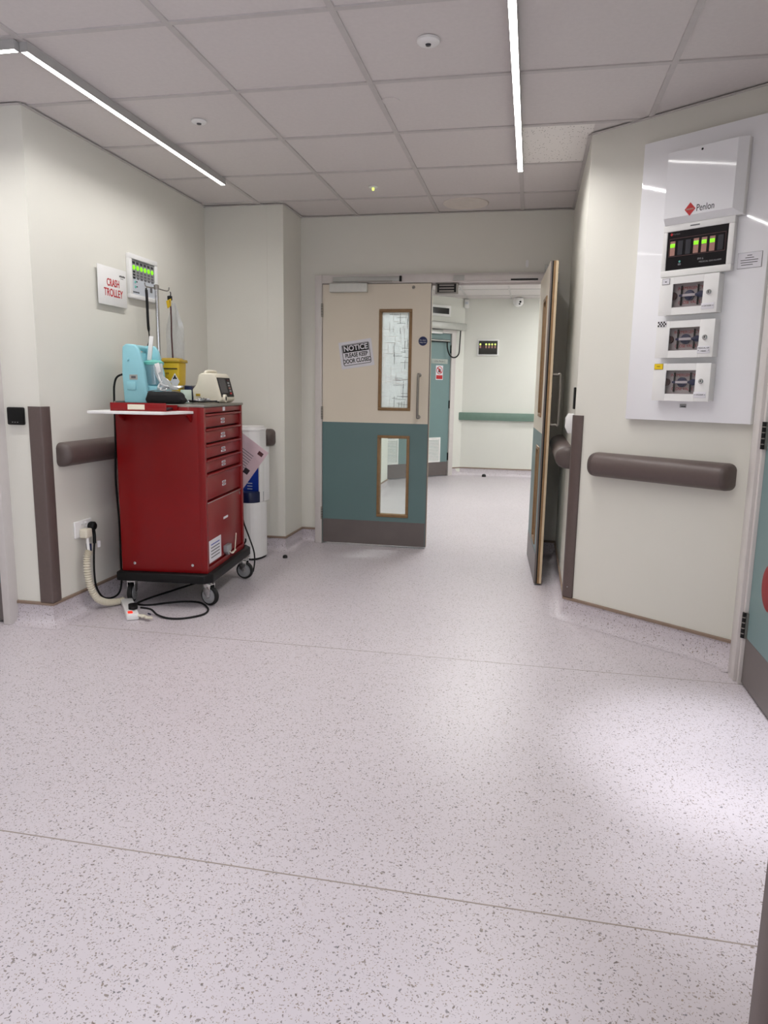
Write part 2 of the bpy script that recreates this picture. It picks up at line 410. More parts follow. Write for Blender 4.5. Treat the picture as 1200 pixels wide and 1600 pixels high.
def kbox(b, s0, s1, n0, n1, z0, z1, m):
    # box on the angled corridor wall: s along it, n towards the viewer
    nn = Vector((LD.y, -LD.x)); p = [Vector(kw(s0)) + nn * n0, Vector(kw(s1)) + nn * n0, Vector(kw(s1)) + nn * n1, Vector(kw(s0)) + nn * n1]
    b.prism([tuple(v) for v in p], 'z', z0, z1, m)
kbox(b, 1.055, 1.13, -.1, .02, 0, 2.05, FRAME); kbox(b, -.22, -.16, -.1, .02, 0, 2.05, FRAME); kbox(b, -.16, 1.055, -.1, .02, 1.99, 2.05, FRAME)
struct(b, 'trim_5', 'white frame of the teal door in the corridor')

# ------------------------------------------------------------ double door leaves
def d_handle(root, x, z0, z1, yf, sgn):
    # D pull handle standing off the face at y = yf towards sgn*y
    b = MB(); y = yf + sgn * .055
    b.tube([(x, yf - sgn * .002, z0), (x, yf + sgn * .02, z0), (x, y - sgn * .015, z0 + .002), (x, y, z0 + .02), (x, y, z1 - .02), (x, y - sgn * .015, z1 - .002), (x, yf + sgn * .02, z1), (x, yf - sgn * .002, z1)], .0095, STEEL, 12, 4)
    h = b.build('pull_handle', root)
    for z in (z0, z1):
        r = MB(); r.lathe([(.016, 0), (.016, .004 * sgn), (.011, .006 * sgn)], (x, yf, z), STEEL, 20, 'y'); r.build('rose', h)
def vision(root, x0, x1, z0, z1, film):
    f = MB(); t = .022
    for (a, b_, c, d) in ((x0, x1, z1 - t, z1), (x0, x1, z0, z0 + t), (x0, x0 + t, z0 + t, z1 - t), (x1 - t, x1, z0 + t, z1 - t)):
        f.box(a, b_, -.007, .051, c, d, OAK, .003)
    fr = f.build('vision_panel_frame', root)
    g = MB(); g.box(x0 + t - .002, x1 - t + .002, .019, .025, z0 + t - .002, z1 - t + .002, FROST if film else GLASS)
    g.build('vision_panel_glass', fr)
    if film:
        rnd = random.Random(5); l = MB()
        X0, X1, Z0, Z1 = x0 + t + .004, x1 - t - .004, z0 + t + .004, z1 - t - .004
        for k in range(90):
            cx = X0 + (X1 - X0) * rnd.random() ** .75; cz = rnd.uniform(Z0, Z1); L = rnd.uniform(.02, .05); m = GREYT if (rnd.random() < .45 and cx > (X0 + X1) / 2 - .02) else WHITE
            if rnd.random() < .6: a0, a1 = max(X0, cx - L), min(X1, cx + L); l.box(a0, a1, .0175, .0192, cz - .0013, cz + .0013, m)
            else: a0, a1 = max(Z0, cz - L), min(Z1, cz + L); l.box(cx - .0013, cx + .0013, .0175, .0192, a0, a1, m)
        l.build('etched_cross_lines', fr)
def leaf(name, label, W, loc, rz, mirror=False, back=False):
    # hinge at x=0 (or W when mirrored), face towards -y
    root = thing(name, label, 'door', loc, rz, kind='structure')
    T = .044; Ht = 1.985; z0 = .012
    v0, v1 = (W - .385, W - .135) if not mirror else (.135, .385)
    def face(zt, zb, m, holes, nm):
        b = MB(); zs = sorted(holes)
        b.box(0, v0, 0, T, zb, zt, m); b.box(v1, W, 0, T, zb, zt, m)
        cur = zb
        for a, c in zs: b.box(v0, v1, 0, T, cur, a, m); cur = c
        b.box(v0, v1, 0, T, cur, zt, m)
        return b.build(nm, root)
    face(Ht, .962, CREAM, [(1.06, 1.802)], 'upper_panel')
    face(.962, z0, TEAL, [(.238, .868)], 'lower_panel')
    k = MB(); k.box(.004, W - .004, -.002, .0, z0, .200, KICK); k.box(.004, W - .004, T, T + .002, z0, .200, KICK); k.build('kick_plate', root)
    ex = W if not mirror else 0
    e_ = MB(); sg = 1 if not mirror else -1
    a, c = sorted((ex, ex + sg * .006))
    e_.box(a, c, 0.0, .009, z0, Ht, KICK); e_.box(a, c, .009, .017, z0, Ht, BLACK); e_.box(a, c, .017, .030, z0, Ht, OAK); e_.box(a, c, .030, T, z0, Ht, PALEWOOD); e_.build('edge_lipping', root)
    vision(root, v0, v1, 1.058, 1.804, True); vision(root, v0, v1, .236, .87, False)
    hx = (W - .072) if not mirror else .072
    d_handle(root, hx, 1.015, 1.325, T if back else 0, 1 if back else -1)
    bx = 0 if not mirror else W
    for z in (.245, 1.03, 1.797):
        yk = T + .008 if back else -.008
        h = MB(); h.tube([(bx - .004 * sg, yk, z - .05), (bx - .004 * sg, yk, z + .05)], .0075, STEEL, 12)
        for q in (-.03, -.01, .01, .03): h.tube([(bx - .004 * sg, yk, z + q - .001), (bx - .004 * sg, yk, z + q + .001)], .0082, BLKT, 12)
        h.box(bx - .003, bx + .003, min(yk, .02), max(yk, .02), z - .05, z + .05, STEEL); h.build('hinge', root)
    return root, T
L1, T = leaf('door_1', 'closed double-door leaf, cream above and teal below, with a notice sign', .822, (-1.574, 5.400, 0), 0)
b = MB(); b.box(.063, .350, -.048, -.002, 1.925, 1.985, mat('pale_silver', (214, 214, 208), .4), .002); cl = b.build('door_closer', L1)
b = MB(); b.lathe([(.012, 0), (.012, -.004), (.008, -.006), (.004, -.003)], (.692, 0, 1.958), STEEL, 20, 'y'); b.build('door_viewer', L1)
b = MB(); b.prism([(-1.49, 2.0), (-.985, 2.0), (-.985, 2.035), (-1.49, 2.035)], 'y', 5.372, 5.388, SILVER, .002)
b.box(-.985, -.970, 5.370, 5.388, 1.998, 2.037, BLACK); b.box(-1.29, -1.04, 5.366, 5.373, 1.994, 2.004, STEEL)
tag(b.build('closer_track'), 'silver door closer slide track on the frame above the closed leaf', 'door closer')
L2, _ = leaf('door_2', 'open double-door leaf seen edge-on against the right-hand wall', .842, (.030, 5.386, 0), R(-86.7), False, True)
b = MB(); b.box(-.36, -.28, 0, .018, 0, .0365, SILVER, .002); b.box(-.28, .29, 0, .018, 0, .0365, FRAME, .002); b.box(.05, .24, -.004, .006, -.004, .006, BLACK)
t2 = b.build('closer_track', loc=(-.23, 5.370, 1.999)); tag(t2, 'pale slide track on the frame above the open half of the doorway', 'door closer')
b = MB(); b.box(.08, .38, .046, .092, 1.925, 1.985, SILVER, .004)
c2 = b.build('door_closer', L2); c2.location = (0, 0, 0)
b = MB(); b.box(-.02, .02, -.03, .0, 0, .055, SILVER, .002); cb = b.build('closer_bracket', loc=(.072, 5.388, 2.04)); tag(cb, 'small grey closer arm bracket beside the top of the open leaf', 'bracket')

# notice on the closed leaf
def sign_root(name, label, cat, loc, rz=0, group=None): return thing(name, label, cat, loc, rz, group)
n = thing('notice_sign', 'tilted white paper notice reading please keep door closed on the cream door', 'sign', (-1.309, 5.3985, 1.477))
n.rotation_euler = (0, R(-8.5), 0)
b = MB(); b.box(-.128, .128, -.0012, 0, -.1, .1, PAPER, 0); b.build('paper', n)
b = MB()
def rrect(x0, x1, z0, z1, r, n_=5):
    P = []
    for cx, cz, a0 in ((x1 - r, z1 - r, 0), (x0 + r, z1 - r, 90), (x0 + r, z0 + r, 180), (x1 - r, z0 + r, 270)):
        for k in range(n_ + 1): a = R(a0 + 90 * k / n_); P.append((cx + r * math.cos(a), cz + r * math.sin(a)))
    return P
b.prism(rrect(-.108, .108, -.078, .078, .012), 'y', -.0016, -.0012, BLKT)
b.prism(rrect(-.104, .104, -.074, .0745, .010), 'y', -.0020, -.0016, PAPER)
b.box(-.101, .101, -.0024, -.0020, .018, .072, BLKT); b.build('border', n)
text('lettering', 'NOTICE', .054, PAPER, n, (0, -.0027, .046), sx=.95, bold=.0012)
text('lettering', 'PLEASE KEEP', .043, BLKT, n, (0, -.0023, -.006), sx=.73, bold=.0012)
text('lettering', 'DOOR CLOSED', .043, BLKT, n, (0, -.0023, -.048), sx=.73, bold=.0012)
n = thing('fire_door_sign', 'small round dark blue sign on the cream door above the pull handle', 'sign', (-.803, 5.3985, 1.573))
b = MB(); b.lathe([(.033, 0), (.033, -.0015), (.032, -.002)], (0, 0, 0), NAVY2, 40, 'y'); b.build('disc', n)
text('lettering', 'Fire door', .0125, PAPER, n, (0, -.0022, .007)); text('lettering', 'keep shut', .0125, PAPER, n, (0, -.0022, -.009))
b = MB(); b.box(-.724, -.556, 5.42, 5.449, 1.912, 1.989, STEEL, .002)
b.box(-.71, -.572, 5.416, 5.42, 1.922, 1.982, BLACK)
for z in (1.932, 1.952, 1.972): b.box(-.695, -.587, 5.413, 5.417, z - .005, z + .005, STEEL)
tag(b.build('magnetic_lock'), 'black and grey magnetic lock block under the doorway head', 'lock')
b = MB(); b.prism(rrect(-.082, -.062, 2.09, 2.14, .006), 'y', 5.4265, 5.430, WHITE)
tag(b.build('paper_remnant'), 'small torn white sticker on the wall above the doorway', 'sticker')

# ------------------------------------------------------------ other doors
# left edge door
d3 = thing('door_3', 'teal door with dark kick plate at the left edge of the picture', 'door', (-3.596, 3.10, 0), 0, kind='structure')
b = MB(); b.box(0, 1.006, 0, .044, .21, 1.995, TEAL); b.build('panel', d3)
b = MB(); b.box(0, 1.006, -.001, .045, .012, .21, KICK); b.build('kick_plate', d3)
# right edge door
d4 = thing('door_4', 'teal door with dark kick plate at the right edge of the picture', 'door', (.942, 3.148, 0), R(-90), kind='structure')
b = MB(); b.box(0, .925, 0, .044, .21, 1.995, TEAL2); b.build('panel', d4)
b = MB(); b.box(0, .925, -.001, .045, .012, .21, KICK); b.build('kick_plate', d4)
for z in (.262, 1.06, 1.8):
    b = MB(); b.tube([(-.004, -.012, z - .055), (-.004, -.012, z + .055)], .010, BLACK, 12)
    for q in (-.035, -.012, .012, .035): b.tube([(-.004, -.012, z + q - .002), (-.004, -.012, z + q + .002)], .0108, STEEL, 12)
    b.box(-.012, .012, -.010, .002, z - .055, z + .055, STEEL); b.build('hinge', d4)
n = thing('red_disc_sign', 'round red sign on the teal door at the right edge', 'sign', (.940, 2.918, .485), R(-90))
b = MB(); b.lathe([(.092, 0), (.092, -.002), (.09, -.003)], (0, 0, 0), REDD, 48, 'y'); b.build('disc', n)
# corridor door on the angled wall; local x along wall, -y towards viewer
KR = math.atan2(LD.y, LD.x)
d5 = thing('door_5', 'teal corridor door with two white vents and a metal kick plate', 'door', (-1.86, 9.49, 0), KR, kind='structure')
b = MB(); b.box(-.155, 1.052, .005, .05, .205, 1.985, TEAL2); b.build('panel', d5)
b = MB(); b.box(-.155, 1.052, .004, .051, .012, .205, KICK); b.build('kick_plate', d5)
for x0 in (-.10, .63):
    v = MB()
    for a, c, e_, f_ in ((x0, x0 + .28, .53, .555), (x0, x0 + .28, .205, .23), (x0, x0 + .025, .23, .53), (x0 + .255, x0 + .28, .23, .53)): v.box(a, c, -.008, .006, e_, f_, WHITE, .002)
    for k in range(15):
        z = .235 + k * .02; v.prism([(-.006, z), (.003, z + .012), (.004, z + .014), (-.005, z + .003)], 'x', x0 + .025, x0 + .255, WHITE)
    v.build('vent', d5)
for z in (.28, 1.015, 1.777):
    b = MB(); b.tube([(1.056, 0, z - .055), (1.056, 0, z + .055)], .012, BLACK, 10); b.build('hinge', d5)
o = thing('door_operator', 'pale grey automatic door operator box above the teal corridor door', 'door operator', (-1.86, 9.49, 0), KR)
b = MB(); b.box(.25, 1.225, -.13, -.021, 2.035, 2.13, SILVER, .012); b.build('housing', o)
b = MB(); b.box(.3, .85, -.06, -.03, 1.975, 1.995, WHITE); b.box(.35, .87, -.05, -.022, 1.985, 2.032, SILVER, .003); b.box(.3, 1.0, -.05, -.0, 1.868, 1.9, BLACK, .004); b.box(.3, .99, -.055, -.049, 1.880, 1.892, SILVER); b.build('arm', o)
b = MB(); b.tube([(.96, -.03, 1.87), (.965, -.035, 1.78), (1.0, -.05, 1.69), (1.08, -.06, 1.665), (1.15, -.06, 1.72), (1.17, -.05, 1.85), (1.18, -.05, 2.04)], .009, BLACK, 8, 6); b.build('cable', o)
n = thing('wall_display', 'small white framed black display on the corridor wall above the teal door', 'display', (-1.86, 9.49, 0), KR)
b = MB(); b.box(.68, 1.02, -.02, 0, 2.21, 2.36, WHITE, .004); b.build('frame', n)
b = MB(); b.box(.70, .985, -.022, -.0195, 2.245, 2.325, SMOKE); b.build('screen', n)
n = thing('door_name_plate', 'small grey name plate on the teal corridor door', 'sign', (-1.86, 9.49, 0), KR)
b = MB(); b.box(.72, 1.005, .002, .005, 1.575, 1.638, mat('aluminium_plate', (168, 176, 170), .4), .0005); b.build('plate', n)
text('lettering', 'Utility Room 2', .036, GREYT, n, (.862, .0015, 1.607), sx=.9)
n = thing('no_entry_sign', 'white sign with a red prohibition ring and a raised hand on the teal corridor door', 'sign', (-1.86, 9.49, 0), KR)
b = MB(); b.box(.80, .925, .002, .005, 1.355, 1.55, PAPER); b.build('plate', n)
b = MB(); b.lathe([(.054, .0022), (.054, .001), (.044, .001), (.044, .0022)], (.862, 0, 1.485), REDT, 36, 'y')
b.prism([(.862 - .042, 1.485 + .03), (.862 - .03, 1.485 + .042), (.862 + .042, 1.485 - .03), (.862 + .03, 1.485 - .042)], 'y', .0005, .001, REDT)
b.build('prohibition_ring', n)
b = MB(); b.prism(rrect(.835, .889, 1.45, 1.49, .012), 'y', .0012, .0022, BLKT)
b.lathe([(.0435, .0018), (.0435, .0012)], (.862, 0, 1.485), PAPER, 36, 'y')
for k in range(4): b.box(.842 + k * .011, .850 + k * .011, .0006, .0016, 1.485, 1.512 - abs(k - 1.5) * .005, BLKT)
b.box(.842, .886, .0006, .0016, 1.458, 1.49, BLKT); b.build('hand_symbol', n)
b = MB(); b.box(.808, .917, .0008, .002, 1.365, 1.418, REDT); b.build('red_band', n)
# corridor end wall items
def led_panel(root, W, Hh, leds, dark, fx):
    pass
n = thing('corridor_gas_alarm_panel', 'black gas alarm panel with a row of green lights on the corridor end wall', 'alarm panel', (-.622, 10.42, 1.812))
b = MB(); b.box(-.148, .148, -.02, 0, -.112, .112, WHITE, .004); b.build('frame', n)
b = MB(); b.box(-.130, .130, -.022, -.0195, -.093, .093, SMOKE); b.build('panel_face', n)
for k, x in enumerate((-.108, -.068, -.028, .014, .055, .098)):
    b = MB(); b.box(x - .011, x + .011, -.024, -.0215, -.008, .028, MAROON if k == 1 else BEIGEP); b.build('label_strip', n)
    if k != 1:
        b = MB(); b.lathe([(.012, 0), (.011, -.003), (.004, -.005)], (x, -.0225, .045), LEDP, 16, 'y'); b.build('indicator_light', n)
b = MB(); b.prism(rrect(-1.0, 1.5, .797, .905, .012), 'y', 10.375, 10.4195, GREENR, .006)
tag(b.build('green_handrail'), 'flat sage green rail along the corridor end wall', 'handrail')
n = thing('motion_detector', 'small white motion detector at the top corner of the corridor wall', 'detector', (-.94, 10.42, 2.41))
b = MB(); b.box(-.035, .035, -.05, 0, -.06, .062, WHITE, .014, 3); b.build('body', n)
b = MB(); b.box(-.02, .02, -.054, -.048, -.01, .02, GREYFACE, .003); b.build('lens', n)
n = thing('dome_camera', 'white dome camera hanging under the corridor ceiling', 'camera', (-.23, 10.30, H - .006))
b = MB(); b.lathe([(.05, 0), (.065, -.008), (.072, -.04), (.07, -.075), (.05, -.105), (.02, -.118)], (0, 0, 0), WHITE, 28); b.build('dome', n)
b = MB(); b.lathe([(.014, 0), (.013, -.012), (.007, -.014)], (.028, -.058, -.062), BLACK, 16, 'y'); b.box(.008, .03, -.064, -.05, -.098, -.078, BLACK, .003); b.build('lens', n)
def doorstop(x, y, label, r=.022):
    b = MB(); b.lathe([(r, 0), (r, r * .6), (r * .8, r * 1.1), (r * .3, r * 1.3)], (x, y, 0), RUBBER, 20)
    tag(b.build('door_stop'), label, 'door stop', 'black domed floor door stops')
doorstop(-1.69, 4.835, 'small black rubber door stop on the floor near the white bin', .017)
doorstop(-.603, 10.30, 'small black rubber door stop on the corridor floor by the far wall', .03)

# ------------------------------------------------------------ handrails and corner guards
def rail(name, L, loc, rz, label, proj=.085, hz=.062, r0_=True, r1_=True):
    # local x along the wall, -y out of it
    root = thing(name, label, 'handrail', loc, rz, 'round-nosed taupe handrails')
    def section(x, k):
        pts = []
        for i in range(17):
            a = -PI / 2 + PI * i / 16
            c, s_ = math.cos(a), math.sin(a)
            pts.append((x, -proj * (abs(c) ** .8) * k, hz * math.copysign(abs(s_) ** .85, s_) * (.42 + .58 * min(k, 1))))
        return pts
    def loft(secs, m, nm):
        b = MB(); rings = [[b.bm.verts.new(p) for p in s_] for s_ in secs]; i = b.mi(m)
        for a, c in zip(rings, rings[1:]):
            for k in range(16): b.bm.faces.new((a[k], a[k + 1], c[k + 1], c[k]))
            b.bm.faces.new((a[16], a[0], c[0], c[16]))
        b.bm.faces.new(rings[0][::-1]); b.bm.faces.new(rings[-1])
        bmesh.ops.recalc_face_normals(b.bm, faces=b.bm.faces)
        return b.build(nm, root)
    c = .04
    x0, x1 = (c if r0_ else 0), (L - c if r1_ else L)
    loft([section(x0 + .001, 1), section(x1 - .001, 1)], BROWN, 'rail')
    tt = [(0, 1.01), (.15, 1.01), (.45, .94), (.7, .8), (.9, .55), (1, .25)]
    if r0_: loft([section(x0 - c * t, k) for t, k in tt], BROWN2, 'end_cap')
    if r1_: loft([section(x1 + c * t, k) for t, k in tt], BROWN2, 'end_cap')
    return root
rail('handrail', 1.70, (-2.345, 3.235, .862), R(90), 'long taupe handrail on the left wall running behind the red trolley', proj=.07)
rail('handrail', .44, (-2.265, 5.03, .855), 0, 'taupe handrail whose end shows beside the white dispenser', proj=.08)
rail('handrail', .73, (rw(.12)[0], rw(.12)[1], .856), math.atan2(D.y, D.x), 'taupe handrail on the angled wall under the white gas panel')
rail('handrail', 1.2, (.235, 5.27, .86), R(-90), 'taupe handrail in the shadow behind the open door leaf')
def guard(name, p, d0_, d1_, w0, w1, z0, z1, label, th=.012):
    # corner at p; d0_, d1_ unit directions along each wall away from the corner
    d0_ = Vector(d0_).normalized(); d1_ = Vector(d1_).normalized(); p = Vector(p)
    bis = -(d0_ + d1_).normalized(); ca = math.sqrt((1 - d0_.dot(d1_)) / 2)   # outward offset of the corner
    o = p + bis * (th / max(ca, .3)); n0 = (o - p) - d0_ * (o - p).dot(d0_); n1 = (o - p) - d1_ * (o - p).dot(d1_)
    P = [p + d0_ * w0, p + d0_ * w0 + n0 * .8, p + d0_ * (w0 - .006) + n0, o + d0_ * .006, o + (bis * -.003), o + d1_ * .006, p + d1_ * (w1 - .006) + n1, p + d1_ * w1 + n1 * .8, p + d1_ * w1, p]
    b = MB(); b.prism([tuple(v) for v in P], 'z', z0, z1, BROWN)
    return tag(b.build(name), label, 'corner guard', 'taupe wall corner guards')
guard('corner_guard', (-2.345, 3.135), (-1, 0), (0, 1), .062, .06, .118, 1.108, 'tall taupe corner guard on the left wall corner beside the card reader')
guard('corner_guard', (FX, FY), (0, 1), tuple(D), .045, .052, .118, 1.10, 'taupe corner guard on the outer corner right of the open door')
guard('corner_guard', (.372, 1.0), (1, 0), (0, -1), .055, .055, .0, 1.1, 'blurred taupe corner guard at the lower right edge')
b = MB(); b.lathe([(.004, 0), (.003, -.002)], (0, 0, 0), CHROME, 12, 'y'); 
sc_ = b.build('guard_screw', loc=(rw(.024)[0] - .0082, rw(.024)[1] - .0104, .175), rz=math.atan2(D.y, D.x)); tag(sc_, 'tiny screw head low on the right corner guard', 'screw')
n = thing('card_reader', 'small square black card reader on the wall left of the corner guard', 'card reader', (-2.474, 3.135, 1.06))
b = MB(); b.box(-.045, .045, -.02, 0, -.043, .043, BLACK, .006); b.build('body', n)
for x in (-.014, 0, .014):
    b = MB(); b.box(x - .003, x + .003, -.0206, -.0195, -.031, -.028, GREY); b.build('indicator_light', n)

# ------------------------------------------------------------ ceiling fittings
def light_strip(x0, x1, y0, y1, label, m=DIFF, k=1.0):
    root = thing('light_strip', label, 'ceiling light', ((x0 + x1) / 2, (y0 + y1) / 2, H - .006), 0, 'linear ceiling light strips')
    hx, hy = (x1 - x0) / 2, (y1 - y0) / 2
    b = MB(); b.box(-hx - .003, hx + .003, -hy - .003, hy + .003, -.030, 0, HOUSE); 
    b.box(-hx - .003, -hx, -hy - .003, hy + .003, -.034, -.030, HOUSE); b.box(hx, hx + .003, -hy - .003, hy + .003, -.034, -.030, HOUSE); b.box(-hx, hx, -hy - .003, -hy, -.034, -.030, HOUSE); b.box(-hx, hx, hy, hy + .003, -.034, -.030, HOUSE); b.build('housing', root)
    b = MB(); b.box(-hx, hx, -hy, hy, -.0335, -.0302, m); b.build('diffuser', root)
    l = bpy.data.lights.new('lamp', 'AREA'); l.shape = 'RECTANGLE'; l.size = x1 - x0 - .002; l.size_y = y1 - y0 - .004; l.spread = R(STRIP_SPREAD)
    l.energy = STRIP_W * k * max(x1 - x0, y1 - y0); l.color = (1, .985, .96)
    o = bpy.data.objects.new('lamp', l); C.objects.link(o); o.parent = root; o.location = (0, 0, -.0345)
    return root
light_strip(-1.933, -1.907, 2.606, 4.40, 'long bright light strip running along the left side of the ceiling', k=.75)
light_strip(-3.4, -1.942, 2.578, 2.604, 'bright light strip meeting the left strip at a right angle')
light_strip(-.133, -.107, 1.5, 4.38, 'bright light strip running straight down the middle right of the ceiling', k=1.22)
light_strip(-1.933, -1.907, -1.9, 1.6, 'added unseen fill light strip behind the photographer on the left', k=.7)  # added behind the camera for fill light
light_strip(-.133, -.107, -2.1, -.3, 'added unseen fill light strip behind the photographer', k=.4)  # added for fill as well, out of view
n = thing('ceiling_detector', 'round white ceiling detector with a dark centre between the two light strips', 'detector', (-.43, 2.84, H - .002), 0, 'round white ceiling detectors')
b = MB(); b.lathe([(.042, 0), (.042, -.008), (.036, -.014), (.02, -.016)], (0, 0, 0), WHITE, 32); b.build('body', n)
b = MB(); b.lathe([(.011, -.0155), (.009, -.02), (.004, -.021)], (0, 0, 0), DGREY, 16); b.build('sensor', n)
n = thing('ceiling_detector', 'small round ceiling detector beside the left light strip', 'detector', (-1.632, 3.47, H - .002), 0, 'round white ceiling detectors')
b = MB(); b.lathe([(.036, 0), (.036, -.006), (.03, -.010), (.016, -.012)], (0, 0, 0), WHITE, 32); b.build('body', n)
b = MB(); b.lathe([(.012, -.0115), (.01, -.016), (.004, -.017)], (0, 0, 0), DGREY, 16); b.build('sensor', n)
n = thing('sprinkler', 'small ceiling spot with a green light in front of the doorway', 'detector', (-1.041, 4.70, H - .002))
b = MB(); b.lathe([(.03, 0), (.03, -.005), (.02, -.008)], (0, 0, 0), WHITE, 28); b.build('body', n)
b = MB(); b.lathe([(.008, -.008), (.008, -.022), (.004, -.025)], (0, 0, 0), LEDP, 14); b.build('indicator_light', n)
b = MB(); b.lathe([(.04, 0), (.04, -.003), (.036, -.004)], (-.673, 3.375, H), TILE, 32); tag(b.build('blanking_disc'), 'faint round white blanking disc on a ceiling tile', 'disc')
b = MB(); b.lathe([(.155, 0), (.155, -.004), (.15, -.006), (.145, -.004)], (-.50, 5.19, H - .001), WALLMARK, 48); tag(b.build('round_access_cover'), 'large round off-white cover in the ceiling above the doorway', 'ceiling cover')
# added spot lamps out of view, pooling light on the floor at right
def fill_spot(x, y, m, label, r, watts, tx, ty, deg):
    root = thing('fill_spot', label, 'ceiling light', (x, y, H - .002), 0, 'added unseen fill spot lamps')
    b = MB(); b.lathe([(r + .015, 0), (r + .015, -.008), (r, -.010), (r, -.004)], (0, 0, 0), WHITE, 32); b.build('trim_ring', root)
    b = MB(); b.lathe([(r - .002, -.0105), (r - .004, -.0115)], (0, 0, 0), m, 32); b.build('diffuser', root)
    l = bpy.data.lights.new('lamp', 'SPOT'); l.energy = watts; l.color = (.90, .93, 1.0); l.spot_size = R(deg); l.spot_blend = 1; l.shadow_soft_size = .03
    o = bpy.data.objects.new('lamp', l); C.objects.link(o); o.parent = root; o.location = (0, 0, -.02)
    o.rotation_euler = Vector((tx - x, ty - y, -H)).to_track_quat('-Z', 'Y').to_euler()
fill_spot(.70, 2.30, DIFFS, 'added unseen fill lamp over the floor by the right-hand door', .05, 170, .74, 2.45, 32)
fill_spot(.72, 1.55, DIFFS, 'added unseen fill lamp over the floor beside the wall pier', .05, 80, .66, 1.85, 26)
def fill_panel(x, y, label, s=.28):  # added panels, hidden behind the doorway head, that brighten the corridor
    root = thing('corridor_fill_panel', label, 'ceiling light', (x, y, H - .006), 0, 'added unseen corridor fill panels')
    b = MB(); b.box(-s, s, -s * .35, s * .35, -.012, 0, WHITE, .002); b.build('frame', root)
    b = MB(); b.box(-s + .01, s - .01, -s * .35 + .01, s * .35 - .01, -.013, -.0121, DIFFC); b.build('diffuser', root)
fill_panel(-.63, 6.35, 'added unseen corridor fill panel just beyond the doorway head')
fill_panel(-.33, 8.0, 'added unseen corridor fill panel half way down the corridor')
fill_panel(.9, 9.6, 'added unseen corridor fill panel near the end wall')

# ------------------------------------------------------------ left wall signs and socket (local x = +y world, -y out of the wall)
WL = -2.345
n = thing('crash_trolley_sign', 'white rectangular sign with red lettering reading crash trolley', 'sign', (WL, 3.792, 1.76), R(90))
b = MB(); b.box(-.142, .142, -.018, -.014, -.104, .104, WHITE, .001); b.build('board', n)
b = MB(); b.box(-.12, .12, -.014, 0, -.085, .085, GREY); b.build('backing_spacer', n)
text('lettering', 'CRASH', .056, REDT, n, (.004, -.0184, .018), sx=.72, bold=.001); text('lettering', 'TROLLEY', .058, REDT, n, (.004, -.0184, -.036), sx=.78, bold=.001)
b = MB()
for k in range(5): b.box(.07 + k * .012, .079 + k * .012, -.0186, -.018, .062, .071 + (k % 2) * .002, BLKT)
b.box(.08, .11, -.0186, -.018, .053, .056, GREYT); b.build('logo_mark', n)
n = thing('gas_alarm_panel', 'white framed grey gas alarm panel with six green lights above the trolley', 'alarm panel', (WL, 4.13, 1.85), R(90))
b = MB()
for a, c, e_, f_ in ((-.162, .162, .098, .126), (-.162, .162, -.126, -.102), (-.162, -.134, -.102, .098), (.134, .162, -.102, .098)): b.box(a, c, -.024, 0, e_, f_, WHITE, .003)
b.build('frame', n)
b = MB(); b.box(-.134, .134, -.016, -.002, -.006, .098, GREYTOP); b.box(-.134, .134, -.016, -.002, -.102, -.006, GREYFACE); b.build('panel_face', n)
for k in range(6):
    x = -.105 + k * .042
    b = MB(); b.lathe([(.0135, 0), (.0125, -.003), (.005, -.006)], (x, -.016, .052), LED, 20, 'y'); b.build('indicator_light', n)
    b = MB(); b.box(x - .014, x + .014, -.0172, -.016, .072, .086, DGREY); b.build('caption_strip', n)
    b = MB(); b.box(x - .0145, x + .0145, -.0166, -.016, -.014, .034, GREYTOP)
    for q in range(3): b.box(x - .013, x + .013, -.0172, -.016, .022 - q * .017, .033 - q * .017, DGREY if k == 0 else GREYT)
    b.build('label_strip', n)
for z in (-.03, -.058):
    b = MB(); b.lathe([(.008, 0), (.006, -.004)], (-.095, -.016, z), MINT, 12, 'y'); b.box(-.084, -.07, -.0172, -.016, z, z + .006, DGREY); b.build('push_button', n)
b = MB()
for k in range(6): b.box(-.122 + k * .012, -.115 + k * .012, -.0172, -.016, -.092, -.084, DGREY)
b.box(-.10, .06, -.0172, -.016, .089, .092, GREYT); b.box(.075, .10, -.0172, -.016, -.07, -.035, GREYT); b.build('printed_marks', n)
n = thing('wall_socket', 'white double wall socket low on the left wall with two plugs in it', 'socket', (WL, 3.412, .452), R(90))
b = MB(); b.box(-.075, .075, -.012, 0, -.045, .045, WHITE, .004, 3); b.build('face_plate', n)
for x in (-.016, .016):
    b = MB(); b.prism([(-.012, .018), (-.018, .026), (-.012, .036)], 'x', x - .008, x + .008, WHITE); b.build('rocker_switch', n)
# cables, plug
n = thing('extension_lead', 'white extension lead with corrugated ivory hose and power block on the floor', 'extension lead', (-2.3, 3.4, 0))
def rel(pts, o): return [(p[0] - o[0], p[1] - o[1], p[2] - o[2]) for p in pts]
O_ = (-2.3, 3.4, 0)
b = MB(); b.box(-.033, .012, -.033, .022, .405, .455, CREAMP, .008, 3); b.build('plug', n)
b = MB(); b.tube(rel([(-2.3, 3.39, .41), (-2.295, 3.385, .37), (-2.29, 3.38, .33)], O_), .008, WHITE, 10, 4); b.build('flex', n)
b = MB(); b.box(-.008, .022, -.0135, -.0125 + .004, .335, .375, NAVY); b.build('test_tag', n)
hp = rel([(-2.29, 3.385, .335), (-2.292, 3.365, .30), (-2.29, 3.36, .22), (-2.285, 3.372, .14), (-2.27, 3.40, .07), (-2.245, 3.445, .034), (-2.22, 3.49, .024), (-2.19, 3.535, .024)], O_)
NR = 42
b = MB(); b.tube(hp, lambda t: .0155 + .0048 * math.sin(t * NR * 2 * PI), CREAMP, 12, 66); b.build('corrugated_hose', n)
ang = math.atan2(3.29 - 3.54, -1.99 + 2.175)
